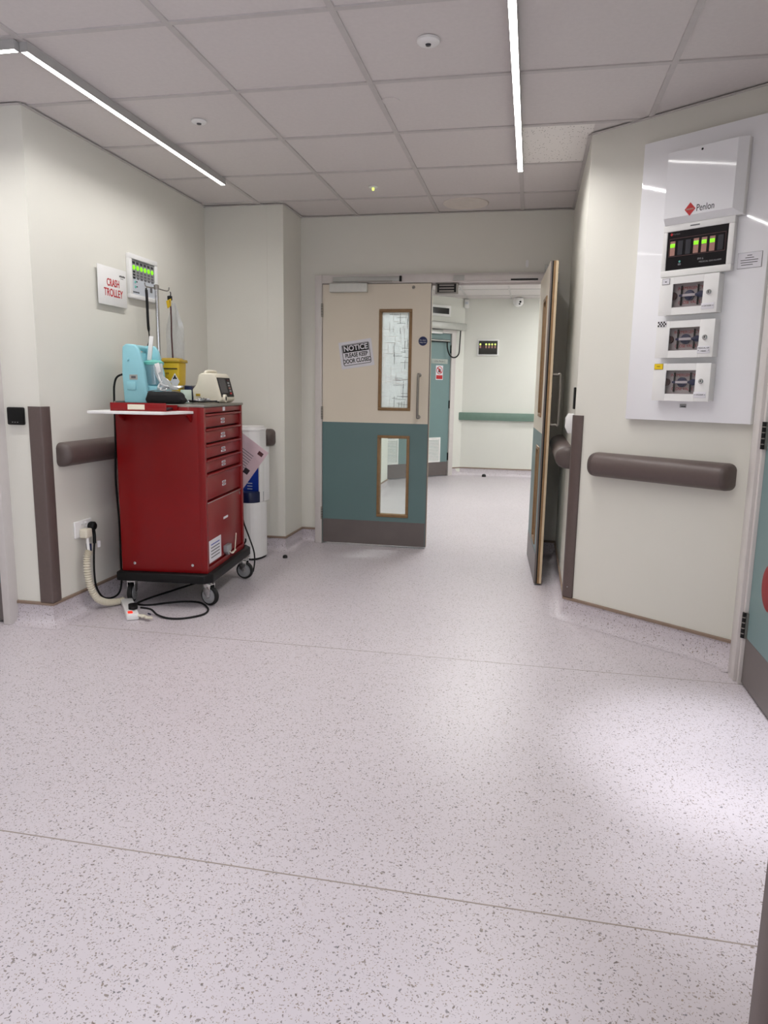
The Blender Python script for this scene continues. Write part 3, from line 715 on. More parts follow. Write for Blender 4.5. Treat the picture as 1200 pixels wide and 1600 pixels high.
pb = MB(); M0 = Vector((-2.082, 3.412, 0)) - Vector(O_)
pb.box(-.155, .155, -.031, .031, .002, .036, WHITE, .006)
p1 = pb.build('power_block', n, loc=tuple(M0), rz=ang)
b = MB(); b.box(.112, .142, -.022, .002, .0355, .041, REDLED, .002); b.build('neon_switch', p1)
b = MB(); b.tube([(.06, .012, .036), (.06, .012, .062)], .024, BLACK, 16); b.box(.055, .10, .0, .024, .04, .058, BLACK, .005); b.build('black_plug', p1)
kn = MB(); rnd = random.Random(3)
kp = [(-1.985 + .012 * math.sin(k * 2.1) + .006 * k, 3.325 + .016 * math.cos(k * 2.9) - .002 * k, .012 + .012 * abs(math.sin(k * 1.7))) for k in range(14)]
kn.tube(kp, .0075, CREAMP, 8, 5); tag(kn.build('knotted_cord'), 'crumpled knot of ivory cord lying at the end of the power block', 'cord')
b = MB(); b.box(-.013, .013, -.002, .002, -.004, .004, NAVY)
bt = b.build('purple_tag', loc=(-1.945, 3.375, .012), rz=-.5); tag(bt, 'small purple cable tag on the floor beside the power block', 'tag')
b = MB(); b.lathe([(.022, 0), (.025, .006), (.025, .026), (.017, .034)], (-2.333, 3.466, .455), BLACK, 20, 'x')
b.tube([(-2.312, 3.466, .44), (-2.31, 3.468, .405), (-2.307, 3.462, .36)], .009, BLACK, 10, 4)
b.tube([(-2.307, 3.462, .365), (-2.305, 3.448, .30), (-2.30, 3.435, .2), (-2.295, 3.44, .12), (-2.285, 3.475, .055), (-2.275, 3.54, .028), (-2.262, 3.60, .04), (-2.258, 3.628, .10), (-2.258, 3.632, .25), (-2.262, 3.64, .45), (-2.268, 3.635, .69), (-2.262, 3.64, .9), (-2.262, 3.648, 1.15), (-2.258, 3.65, 1.22), (-2.24, 3.652, 1.262), (-2.196, 3.655, 1.28)], .0055, BLACK, 8, 8)
tag(b.build('power_cord'), 'black power cord and round plug running up from the socket to the blue suction unit', 'cord')
b = MB(); b.box(-.009, .009, -.002, .002, -.018, .018, PAPER); tt_ = b.build('cord_tag', loc=(-2.29, 3.475, .355), rz=R(70)); tag(tt_, 'small white tag hanging on the black power cord', 'tag')
b = MB(); b.tube([(-1.995, 3.372, .045), (-1.95, 3.40, .03), (-1.90, 3.375, .012), (-1.83, 3.35, .007), (-1.76, 3.36, .006), (-1.70, 3.41, .006), (-1.672, 3.47, .006), (-1.685, 3.54, .006), (-1.74, 3.615, .006), (-1.80, 3.655, .006), (-1.88, 3.648, .006), (-1.96, 3.60, .006), (-2.02, 3.55, .006), (-2.08, 3.53, .006), (-2.12, 3.56, .006), (-2.10, 3.68, .006), (-2.02, 3.82, .02), (-1.9, 4.0, .05), (-1.85, 4.2, .10), (-1.80, 4.34, .20), (-1.79, 4.345, .235)], .0055, BLACK, 8, 10)
tag(b.build('trailing_cable'), 'black cable looped on the floor under the red trolley', 'cord')
b = MB(); b.tube([(-1.815, 4.345, .42), (-1.80, 4.345, .34), (-1.765, 4.35, .24), (-1.735, 4.35, .15), (-1.728, 4.34, .08), (-1.735, 4.33, .02)], .005, BLACK, 8, 6)
tag(b.build('hanging_cable'), 'thin black cable hanging at the rear corner of the trolley', 'cord')

# ------------------------------------------------------------ red trolley
TR = thing('crash_trolley', 'dark red metal drawer trolley on castors against the left wall', 'trolley', (-1.963, 3.870, 0), R(5.5))
ZT = 1.122
b = MB()
b.box(-.245, .243, -.34, -.322, .205, 1.11, RED, .003); b.box(-.245, .243, .322, .34, .205, 1.11, RED, .003)
b.box(-.245, -.227, -.322, .322, .205, 1.11, RED); b.box(-.227, .243, -.322, .322, .205, .235, RED)
b.box(-.227, .205, -.322, .322, .235, 1.10, DKRED)
b.box(.205, .2435, -.34, -.312, .205, 1.11, RED2, .002); b.box(.205, .2435, .312, .34, .205, 1.11, RED2, .002)
b.build('cabinet_body', TR)
b = MB(); b.box(-.248, .25, -.343, .343, 1.108, ZT, STEEL, .003); b.box(-.248, -.236, -.343, .343, ZT, ZT + .012, STEEL, .002); b.build('top', TR)
for x in (-.17, .16):
    b = MB(); b.lathe([(.009, 0), (.008, -.004), (.003, -.005)], (x, -.34, .25), CHROME, 14, 'y'); b.build('side_screw', TR)
# top fascia and drawers on the +x face
b = MB(); b.box(.206, .240, -.311, .311, 1.078, 1.107, RED2, .002); b.build('top_fascia', TR)
zs = [(1.000, 1.070), (.916, .990), (.834, .906), (.755, .824), (.602, .745)]
for i, (a, c) in enumerate(zs):
    d = MB(); d.box(.206, .232, -.308, .308, a, c - .012, RED2, .002)
    d.prism([(.206, c - .012), (.236, c - .014), (.246, c - .008), (.246, c), (.240, c + .002), (.206, c)], 'y', -.308, .308, RED2, .001)
    dr = d.build('drawer', TR)
    l = MB(); zc = (a + c) / 2 - .008
    l.box(.232, .2332, -.032, .032, zc + .003, zc + .014, PAPER); l.box(.232, .2332, -.04 if i in (1, 2) else -.032, .04 if i in (1, 2) else .032, zc - .014, zc - .003, PAPER)
    l.box(.2331, .2336, -.022, .022, zc + .006, zc + .010, BLKT); l.box(.2331, .2336, -.022, .022, zc - .010, zc - .006, BLKT); l.build('drawer_label', dr)
b = MB(); b.box(.240, .2412, -.02, .02, 1.082, 1.104, PAPER); b.build('fascia_label', TR)
d = MB(); d.box(.206, .236, -.308, .308, .240, .592, RED2, .003); dr = d.build('cabinet_door', TR)
l = MB(); l.box(.236, .2372, -.306, -.302, .243, .59, SILVER); l.box(.236, .2372, -.306, .306, .586, .590, SILVER); l.build('metal_edging', dr)
l = MB(); l.box(.236, .2374, -.035, .045, .455, .468, PAPER); l.build('door_label', dr)
l = MB(); l.box(.236, .2374, .28, .292, .555, .575, SILVER, .002); l.build('lock', dr)
l = MB(); l.box(.236, .2378, -.29, -.09, .250, .375, PAPER)
for k in range(5): l.box(.2378, .2382, -.262, -.118, .345 - k * .018, .351 - k * .018, BLUE if k < 1 else GREYT)
l.build('instruction_sheet', dr)
l = MB(); l.prism([(-.05, .30), (.03, .30), (.03, .262), (-.02, .238), (-.05, .262)], 'x', .236, .262, GREY, .003)
l.tube([(.264, -.02, .262), (.275, 0, .245), (.27, .06, .252), (.262, .10, .29), (.258, .13, .34)], .003, CREAMP, 6, 4); l.box(.258, .264, .02, .11, .238, .246, CREAMP, .001); l.build('seal_clip', dr)
# bumper
b = MB(); b.prism([(-.27, -.365), (.235, -.375), (.272, -.335), (.275, .37), (.235, .425), (-.27, .425)], 'z', .152, .204, BLACK, .008); b.build('bumper', TR)
l = MB(); l.box(.2745, .2752, -.30, .36, .196, .198, WHITE); 
# casters
def caster(x, y, rot):
    c = MB(); c.box(-.03, .03, -.03, .03, .138, .151, STEEL, .003); c.lathe([(.022, .12), (.024, .138)], (0, 0, 0), CHROME, 16)
    for s_ in (-1, 1): c.prism([(-.028, .128), (.024, .128), (.02, .07), (-.006, .045), (-.022, .055)], 'y', s_ * .020 - .002, s_ * .020 + .002, CHROME, .001)
    c.box(-.027, .023, -.021, .021, .120, .126, CHROME)
    o = c.build('castor', TR, loc=(x, y, 0), rz=rot)
    w_ = MB(); cc = (-.008, 0, .057)
    w_.lathe([(.047, -.014), (.054, -.011), (.056, -.004), (.056, .004), (.054, .011), (.047, .014)], cc, RUBBER, 32, 'y')
    for s_ in (-1, 1): w_.lathe([(.043, s_ * .0135), (.042, s_ * .0165), (.034, s_ * .0145), (.030, s_ * .0165), (.014, s_ * .0165), (.012, s_ * .019)], cc, GREY, 28, 'y')
    w_.lathe([(.006, -.025), (.006, .025)], cc, CHROME, 12, 'y'); w_.build('wheel', o)
def tl(wx, wy):
    c, s_ = math.cos(R(5.5)), math.sin(R(5.5)); dx, dy = wx + 1.963, wy - 3.870
    return c * dx + s_ * dy, -s_ * dx + c * dy
for wx, wy, rt in ((-1.725, 3.64, R(160)), (-2.172, 3.60, R(95)), (-1.757, 4.225, R(172)), (-2.21, 4.20, R(80))):
    x, y = tl(wx, wy); caster(x, y, rt)
b = MB(); b.tube([(.20, .338, 1.09), (.20, .372, 1.075), (.20, .38, 1.04), (.20, .38, .92), (.20, .372, .885), (.20, .338, .87)], .013, RED, 10, 4); b.build('push_handle', TR)
# fold-down shelf
b = MB(); b.prism([(-.285, -.56), (.105, -.56), (.19, -.342), (-.285, -.342)], 'z', 1.074, 1.088, WHITE, .002); sh = b.build('side_shelf', TR)
for x in (.17, -.2):
    b = MB(); b.prism([(-.344, 1.03), (-.344, 1.072), (-.42, 1.072)], 'x', x, x + .01, RED); b.build('shelf_bracket', sh)
# drip pole
b = MB(); b.tube([(-.262, .3, .3), (-.262, .3, 1.80)], .0115, CHROME, 14); b.lathe([(.015, 1.79), (.015, 1.815), (.008, 1.82)], (-.262, .3, 0), STEEL, 14)
for z in (.4, .9): b.box(-.275, -.245, .285, .315, z, z + .03, STEEL, .003)
pl = b.build('drip_pole', TR)
b = MB(); b.tube([(-.306, .235, 1.822), (-.300, .243, 1.80), (-.262, .3, 1.798), (-.220, .362, 1.79), (-.212, .372, 1.812)], .0038, STEEL, 8, 4)
b.tube([(-.300, .243, 1.80), (-.298, .243, 1.79), (-.30, .23, 1.775), (-.304, .238, 1.79)], .0025, STEEL, 6, 4); b.build('hook_bar', pl)

def on_trolley(name, label, cat, x, y, z, rz=0):
    c, s_ = math.cos(R(5.5)), math.sin(R(5.5))
    return thing(name, label, cat, (-1.963 + c * x - s_ * y, 3.870 + s_ * x + c * y, z), R(5.5) + rz)
# red tray with label on the shelf
n = on_trolley('red_tray', 'shallow dark red tray with a blank white label on the trolley side shelf', 'tray', -.04, -.43, 1.0885)
b = MB(); b.box(-.148, .148, -.075, .075, 0, .003, RED2); b.box(-.148, .148, -.075, -.072, 0, .042, RED2, .001)
b.prism([(-.075, .003), (.075, .003), (.075, .034), (-.075, .042)], 'x', -.148, -.145, RED2); b.box(-.148, .148, .072, .075, 0, .03, RED2); b.build('tray_body', n)
b = MB(); b.box(-.055, .035, -.0765, -.075, .008, .034, CREAMP, .0005); b.build('label_plate', n)
b = MB(); b.box(-.12, .13, -.06, .06, .004, .018, DGREY, .004); b.build('dark_folder', n)
# suction unit
S = on_trolley('suction_unit', 'sky blue portable medical suction unit with a collection jar on top of the trolley', 'suction unit', 0, 0, ZT + .001)
prof = [(-.236, 0), (-.108, 0), (-.104, .05), (-.118, .17), (-.145, .285), (-.165, .312), (-.215, .315), (-.236, .30), (-.243, .16)]
for y0, y1, dx in ((-.245, -.212, 0), (-.075, -.045, .035)):
    b = MB(); b.prism([(px_ + dx, pz_) for px_, pz_ in prof], 'y', y0, y1, CYAN, .008, 3); b.build('side_panel', S)
b = MB(); b.box(-.235, -.175, -.212, -.075, 0, .275, CYAN, .006); b.prism([(-.175, 0), (-.03, 0), (-.03, .085), (-.175, .10)], 'y', -.205, -.08, CYAN, .006); b.build('housing', S)
b = MB(); b.tube([(-.185, -.215, .298), (-.185, -.072, .298)], .015, CYAN, 14); b.build('carry_handle', S)
b = MB(); b.box(-.20, -.155, -.2465, -.245, .125, .152, SILVER); b.box(-.19, -.165, -.2472, -.2465, .132, .145, GREYT); b.build('rating_label', S)
b = MB(); b.box(-.215, -.165, -.251, -.245, .07, .113, CYAN, .003); b.build('socket_cover', S)
b = MB(); b.lathe([(.008, 0), (.006, -.008)], (-.205, -.245, .232), CYAN, 14, 'y'); b.build('screw_boss', S)
b = MB(); b.lathe([(.044, .10), (.05, .205), (.05, .21)], (-.105, -.143, 0), JARM, 28); jr = b.build('collection_jar', S)
b = MB(); b.lathe([(.054, .208), (.054, .222), (.04, .23), (.015, .235)], (-.105, -.143, 0), MINT, 28); b.build('jar_lid', jr)
b = MB(); b.box(-.012, .012, -.005, .005, 0, .13, WHITE, .003)
st = b.build('suction_wand', S, loc=(-.118, -.17, .232)); st.rotation_euler = (0, R(8), 0)
b = MB(); b.box(-.040, -.03, -.13, -.10, .04, .06, BLACK); b.build('power_inlet', S)
# clear tubing pack in front of the jar
n = on_trolley('tubing_pack', 'bundle of clear plastic suction tubing spilling from the blue unit', 'tubing', -.03, -.15, ZT + .001)
b = MB()
for k in range(7):
    a = k * .9
    b.tube([(-.035 + .004 * k, -.08 + .01 * k, .20 - .012 * k), (-.022 + .01 * k, -.085 + .006 * k, .15 - .006 * k), (.004 + .012 * k * math.cos(a) * .5, -.09, .11 - .008 * k), (.035 + .006 * k, -.08 + .008 * k, .09), (.07 + .006 * k, -.04, .075 + .003 * k)], .0042, WHITE if k % 2 else PLASTICBAG, 8, 5)
b.build('tubes', n)
b = MB(); b.prism([(-.03, .205), (.01, .215), (.012, .15), (.06, .10), (.095, .075), (.06, .07), (.0, .11), (-.015, .15)], 'y', -.078, -.072, PLASTICBAG, .002)
b.prism([(-.032, .21), (-.005, .218), (.005, .17), (-.012, .16)], 'y', -.09, -.084, WHITE, .003); b.build('wrapper', n)
# black pouch
n = on_trolley('black_pouch', 'black fabric pouch lying in front of the yellow sharps bin', 'pouch', .005, -.262, ZT + .0015)
b = MB(); b.box(-.098, .108, -.05, .05, 0, .064, mat('black_fabric', (16, 16, 18), .8, bump=.5, bscale=90), .022, 4)
for v in b.bm.verts: v.co.z += .008 * math.sin(v.co.x * 40) * (v.co.z > .03); v.co.x += .01 * (v.co.z > .03) * (-1 if v.co.x > 0 else 1)
b.build('pouch_body', n)
b = MB(); b.tube([(-.085, -.03, .063), (-.03, -.04, .070), (.03, -.04, .064), (.09, -.03, .066)], .0022, GREYT, 6, 4); b.build('zip', n)
# sharps bin
n = on_trolley('sharps_bin', 'yellow sharps bin with a hazard label behind the blue suction unit', 'sharps bin', -.095, .10, ZT + .001)
def frus(b, w0, w1, d0_, d1_, z0, z1, m, bev=.006):
    old = set(b.bm.faces); r = bmesh.ops.create_cube(b.bm, size=1)
    for v in r['verts']:
        t = v.co.z > 0; v.co = Vector((math.copysign((w1 if t else w0) / 2, v.co.x), math.copysign((d1_ if t else d0_) / 2, v.co.y), z1 if t else z0))
    bmesh.ops.bevel(b.bm, geom=list({e for v in r['verts'] for e in v.link_edges}), offset=bev, segments=3, profile=.5, affect='EDGES'); b._fin(old, m)
b = MB(); frus(b, .105, .122, .10, .116, 0, .232, YEL, .01); b.build('bin_body', n)
b = MB(); frus(b, .138, .134, .13, .126, .228, .246, YEL2, .005); frus(b, .10, .09, .09, .08, .246, .254, YEL2, .003); b.build('lid', n)
b = MB(); b.prism([(.006, .12), (.034, .168), (.06, .12), (.034, .07)], 'y', -.0575, -.053, PAPER); b.build('hazard_label', n)
b = MB(); b.lathe([(.006, 0), (.006, -.001)], (.034, -.0575, .142), BLKT, 14, 'y')
for a in (90, 210, 330): b.lathe([(.005, 0), (.005, -.0012)], (.034 + .008 * math.cos(R(a)), -.0575, .142 + .008 * math.sin(R(a))), BLKT, 12, 'y')
b.build('hazard_symbol', n)
text('lettering', 'DANGER', .017, BLKT, n, (-.028, -.0588, .165), sx=.8)
b = MB()
for k in range(6): b.box(-.048, -.012 + (k % 2) * .008, -.0586, -.0565, .150 - k * .010, .153 - k * .010, YEL2)
b.box(-.045, .05, -.0605, -.058, .190, .196, BLKT); b.build('printed_lines', n)
# strap, bag on pole
b = MB(); b.tube([(0, 0, .0), (.004, -.004, -.06), (.006, -.006, -.2), (.012, -.01, -.30), (.014, -.05, -.345)], lambda t: .0085 if .05 < t < .6 else .004, BLACK, 8, 6)
st_ = on_trolley('black_strap', 'black strap hanging from the left hook of the drip pole', 'strap', -.297, .232, 1.79); b.build('strap_cord', st_)
n = on_trolley('plastic_bag', 'clear plastic bag with tubing hanging from the right hook of the drip pole', 'bag', -.207, .372, 1.775)
b = MB()
N_ = 14
grid = []
for i in range(N_ + 1):
    t = i / N_; z = -.055 - t * .36; hw = .010 + .046 * min(1, t * 2.6); row = []
    for k in range(9):
        u = k / 8 * 2 - 1; row.append(b.bm.verts.new((.022 + hw * u + .006 * t, -.006 + .006 * math.sin(u * 6 + t * 5) + .003 * math.sin(t * 20), z)))
    grid.append(row)
mi_ = b.mi(PLASTICBAG)
for i in range(N_):
    for k in range(8): b.bm.faces.new((grid[i][k], grid[i][k + 1], grid[i + 1][k + 1], grid[i + 1][k]))
bmesh.ops.solidify(b.bm, geom=list(b.bm.faces), thickness=.004)
b.build('bag_film', n)
b = MB(); b.tube([(.004, -.016, -.04), (.008, -.014, -.14), (.006, -.014, -.25), (.010, -.014, -.40)], .005, MAROON, 8, 5); b.build('red_tube', n)
b = MB(); b.prism([(-.02, -.045), (.012, -.03), (.01, -.075), (-.012, -.09)], 'y', -.02, -.014, YEL, .002); b.build('yellow_tag', n)
b = MB(); b.box(-.016, .012, -.012, .008, -.04, -.012, BLACK, .005); b.tube([(0, 0, .012), (.004, 0, .0), (.0, 0, -.015)], .003, BLACK, 6, 3); b.build('clip', n)
# defibrillator
n = on_trolley('defibrillator', 'ivory defibrillator monitor with a dark screen standing on the trolley', 'defibrillator', 0, 0, ZT + .001)
b = MB(); b.prism([(.035, .0), (.185, .0), (.205, .02), (.170, .155), (.155, .172), (.085, .172), (.068, .16), (.055, .105), (.028, .075)], 'y', .07, .335, CREAMP, .010, 3); b.build('casing', n)
sl = Vector((.170 - .205, .155 - .02)).normalized()    # up the sloped front
def dpt(u, out, y): # u metres up the slope from (.205,.02)
    return (.205 + sl.x * u + sl.y * out, y, .02 + sl.y * u - sl.x * out)
def dquad(b, u0, u1, y0, y1, o0, o1, m):
    old = set(b.bm.faces)
    vs = [b.bm.verts.new(dpt(u, o, y)) for u, o, y in ((u0, o0, y0), (u0, o0, y1), (u1, o0, y1), (u1, o0, y0), (u0, o1, y0), (u0, o1, y1), (u1, o1, y1), (u1, o1, y0))]
    for q in ((0, 1, 2, 3), (7, 6, 5, 4), (0, 4, 5, 1), (1, 5, 6, 2), (2, 6, 7, 3), (3, 7, 4, 0)): b.bm.faces.new([vs[i] for i in q])
    bmesh.ops.recalc_face_normals(b.bm, faces=[f for f in b.bm.faces if f not in old]); b._fin(old, m)
b = MB(); dquad(b, .015, .130, .085, .315, -.003, .003, BLACK); b.build('control_bezel', n)
b = MB(); dquad(b, .038, .124, .092, .215, .0025, .0045, DGREY); b.build('screen', n)
for k in range(6):
    b = MB(); dquad(b, .03 + .016 * k, .04 + .016 * k, .25, .275, .0025, .007, [REDT, GREY, BEIGEP, GREY, GREY, MAROON][k]); b.build('control_key', n)
b = MB(); b.tube([(.095, .11, .168), (.10, .12, .178), (.105, .15, .182), (.105, .25, .182), (.10, .28, .178), (.095, .29, .168)], .010, CREAMP, 10, 4); b.build('carry_handle', n)
b = MB(); b.lathe([(.024, 0), (.024, .026), (.017, .028), (.016, .02)], (.19, .12, .026), CREAMP, 24, 'x'); b.lathe([(.014, .024), (.013, .026)], (.19, .12, .026), BLACK, 20, 'x'); b.build('paddle_socket', n)
b = MB(); b.box(.052, .078, .066, .071, .038, .052, YEL2, .001); b.build('side_label', n)
# tape roll, blue box, foil and leads
n = on_trolley('paper_roll', 'pale green roll standing beside the yellow sharps bin', 'roll', .027, -.02, ZT + .001)
b = MB(); b.lathe([(.012, .072), (.012, .074), (.029, .074), (.031, .07), (.031, .003), (.029, 0)], (0, 0, 0), TAPEG, 28); b.build('roll_body', n)
n = on_trolley('blue_box', 'small dark blue box behind the pale green roll', 'box', .002, .11, ZT + .001)
b = MB(); b.box(-.024, .024, -.03, .03, 0, .095, NAVY, .004); b.build('carton', n)
b = MB(); b.box(-.025, .025, -.031, .031, .095, .100, GREY, .002); b.build('carton_lid', n)
n = on_trolley('electrode_leads', 'tangle of black electrode leads and foil packets in front of the defibrillator', 'leads', .13, -.11, ZT + .001)
b = MB()
for k in range(5):
    pts = [(-.09 + .05 * j + .012 * math.sin(k * 2 + j), -.09 + .03 * k + .03 * math.sin(j * 1.4 + k * 1.1), .008 + .008 * abs(math.sin(j * 1.9 + k))) for j in range(5)]
    b.tube(pts, .0035, BLACK, 6, 6)
b.build('leads', n)
rnd = random.Random(11)
for q, (x, y) in enumerate(((-.045, -.05), (.0, .0), (.045, -.03), (-.02, .07))):
    b = MB(); g = [[b.bm.verts.new((x + .03 * (i / 4 - .5) * 2, y + .022 * (j / 4 - .5) * 2, .006 + rnd.random() * (.03 if q == 2 else .016))) for j in range(5)] for i in range(5)]
    b.mi(FOIL if q % 2 == 0 else PAPER)
    for i in range(4):
        for j in range(4): b.bm.faces.new((g[i][j], g[i + 1][j], g[i + 1][j + 1], g[i][j + 1]))
    bmesh.ops.solidify(b.bm, geom=list(b.bm.faces), thickness=.0015); b.build('foil_packet', n, ang=10)
# hanging document on the rear side of the trolley
n = on_trolley('hanging_document', 'pinkish document in a clear wallet hanging askew at the trolley rear side', 'document', .212, .40, .755)
n.rotation_euler = (0, R(36), R(5.5))
b = MB(); b.box(-.115, .115, -.002, .002, -.15, .15, PINKP); b.build('sheet', n)
b = MB()
for k in range(7): b.box(-.09, .05, -.0026, -.002, .07 - k * .016, .074 - k * .016, GREYT)
b.box(.06, .095, -.0026, -.002, .10, .125, MAROON); b.box(.05, .085, -.0026, -.002, -.05, -.015, DGREY); b.build('printed_marks', n)

# ------------------------------------------------------------ white dispenser bin behind the trolley
B = thing('waste_dispenser', 'tall white fluted recycling bin with blue front and lid behind the trolley', 'bin', (-1.925, 4.80, 0), R(-8))
def fluted(b, rx, ry, z0, z1, m, n_=64, fl=.0018, flat=2.6, top=None):
    ring = []
    for k in range(n_):
        a = 2 * PI * k / n_; c, s_ = math.cos(a), math.sin(a)
        x = rx * math.copysign(abs(c) ** (2 / flat), c); y = ry * math.copysign(abs(s_) ** (2 / flat), s_)
        q = 1 - (fl / rx if k % 3 == 0 else 0); ring.append((x * q, y * q))
    b.prism(ring, 'z', z0, z1, m)
b = MB(); fluted(b, .092, .115, .016, .405, WHITE); fluted(b, .086, .108, .0, .018, BLACK, fl=0); fluted(b, .088, .11, .405, .412, WHITE, fl=0); b.build('base', B)
b = MB(); b.box(-.075, .087, .02, .11, .412, .80, WHITE, .008); b.box(.073, .089, -.035, .03, .412, .80, WHITE, .006); b.box(-.075, -.06, -.05, .03, .412, .80, WHITE, .006); b.build('back_column', B)
b = MB(); b.box(-.058, .071, -.025, .02, .48, .76, BLUE, .003)
for k in range(3): b.box(-.02, .02, -.0258, -.025, .50 + k * .02, .506 + k * .02, GREYFACE)
b.build('blue_panel', B)
b = MB(); 
ring0 = [(.085 * math.cos(R(a)) * 1.0, -.03 + .085 * math.sin(R(a))) for a in range(180, 361, 12)] + [(.09, .018), (-.06, .018)]
b.prism(ring0, 'z', .412, .49, NAVY, .006); b.build('blue_tray', B)
b = MB(); fluted(b, .092, .115, .79, .925, WHITE, fl=.0016); fluted(b, .095, .118, .920, .932, WHITE, fl=0); fluted(b, .085, .107, .932, .948, WHITE, fl=0); fluted(b, .088, .11, .775, .79, WHITE, fl=0); b.build('hood', B)

# ------------------------------------------------------------ white gas panel on the angled wall (local x along the wall, -y to viewer)
RA = math.atan2(D.y, D.x)
def onw(name, label, cat, s_, z, off=0, group=None):
    p = rw(s_); return thing(name, label, cat, (p[0] + D.y * off, p[1] - D.x * off, z), RA, group)
G = onw('gas_panel_board', 'large glossy white backing board of the medical gas panel on the angled wall', 'panel', 0, 0)
b = MB(); b.box(.310, .903, -.04, 0, 1.095, 2.352, PANELW, .004); b.build('board', G)
n = onw('alarm_cabinet', 'white square cabinet with a red diamond logo at the top of the board', 'cabinet', 0, 0, .0405)
b = MB(); b.box(.458, .799, -.030, 0, 1.966, 2.27, WHITE, .001)
i_ = b.mi(WHITE); A_ = [b.bm.verts.new(p) for p in ((.458, -.030, 1.966), (.799, -.030, 1.966), (.799, -.030, 2.27), (.458, -.030, 2.27))]
B_ = [b.bm.verts.new(p) for p in ((.464, -.060, 1.990), (.766, -.060, 1.990), (.766, -.060, 2.266), (.464, -.060, 2.266))]
fs_ = [b.bm.faces.new(B_)] + [b.bm.faces.new((A_[k], A_[(k + 1) % 4], B_[(k + 1) % 4], B_[k])) for k in range(4)]
pm_ = b.mi(PANELW)
for f in fs_: f.material_index = pm_
bmesh.ops.recalc_face_normals(b.bm, faces=fs_)
b.build('cabinet_body', n)
b = MB(); b.lathe([(.005, 0), (.004, -.002)], (.616, -.060, 2.252), BLACK, 12, 'y'); b.build('screw', n)
b = MB(); b.prism([(.559, 2.014), (.583, 2.042), (.607, 2.014), (.583, 1.986)], 'y', -.0612, -.0600, REDT); b.box(.566, .600, -.0616, -.0612, 2.011, 2.017, BEIGEP); b.build('diamond_logo', n)
text('lettering', 'Penlon', .040, BLKT, n, (.650, -.0604, 2.013), sx=.72)
n = onw('gas_alarm_panel', 'black medical gas alarm panel with four green lights on the white board', 'alarm panel', 0, 0, .0405)
b = MB()
for a, c, e_, f_ in ((.452, .770, 1.937, 1.966), (.452, .770, 1.742, 1.770), (.452, .473, 1.770, 1.937), (.745, .770, 1.770, 1.937)): b.box(a, c, -.03, 0, e_, f_, WHITE, .003)
b.build('frame', n)
b = MB(); b.box(.472, .746, -.026, -.001, 1.769, 1.938, SMOKE); b.build('panel_face', n)
b = MB(); 
for a, c, e_, f_ in ((.482, .736, 1.9045, 1.907), (.482, .736, 1.828, 1.8305), (.482, .4845, 1.83, 1.905), (.7335, .736, 1.83, 1.905)): b.box(a, c, -.0268, -.026, e_, f_, MAROON)
b.prism([(.484, 1.925), (.491, 1.932), (.498, 1.925), (.491, 1.918)], 'y', -.0268, -.026, REDT); b.build('printed_border', n)
text('lettering', 'Penlon', .012, GREYT, n, (.513, -.0266, 1.925)); text('lettering', 'MEDICAL GAS ALARM', .010, GREY, n, (.675, -.0266, 1.793)); text('lettering', 'PM 6', .013, GREY, n, (.632, -.0266, 1.806))
for k in range(7):
    x = .500 + k * .0358
    lit = k in (0, 3, 4, 5)
    b = MB(); b.box(x - .0115, x + .0115, -.0282, -.026, 1.833, 1.895, BEIGEP if lit else DGREY)
    b.build('label_strip', n)
    if lit: b = MB(); b.box(x - .011, x + .011, -.0295, -.028, 1.868, 1.884, LED, .001); b.build('indicator_light', n)
b = MB(); b.lathe([(.005, 0), (.004, -.002)], (.537, -.026, 1.805), MINT, 12, 'y'); b.box(.530, .544, -.0268, -.026, 1.789, 1.797, GREYT); b.build('test_button', n)
b = MB(); b.box(.576, .618, -.0308, -.030, 1.949, 1.954, GREYT); b.build('printed_caption', n)
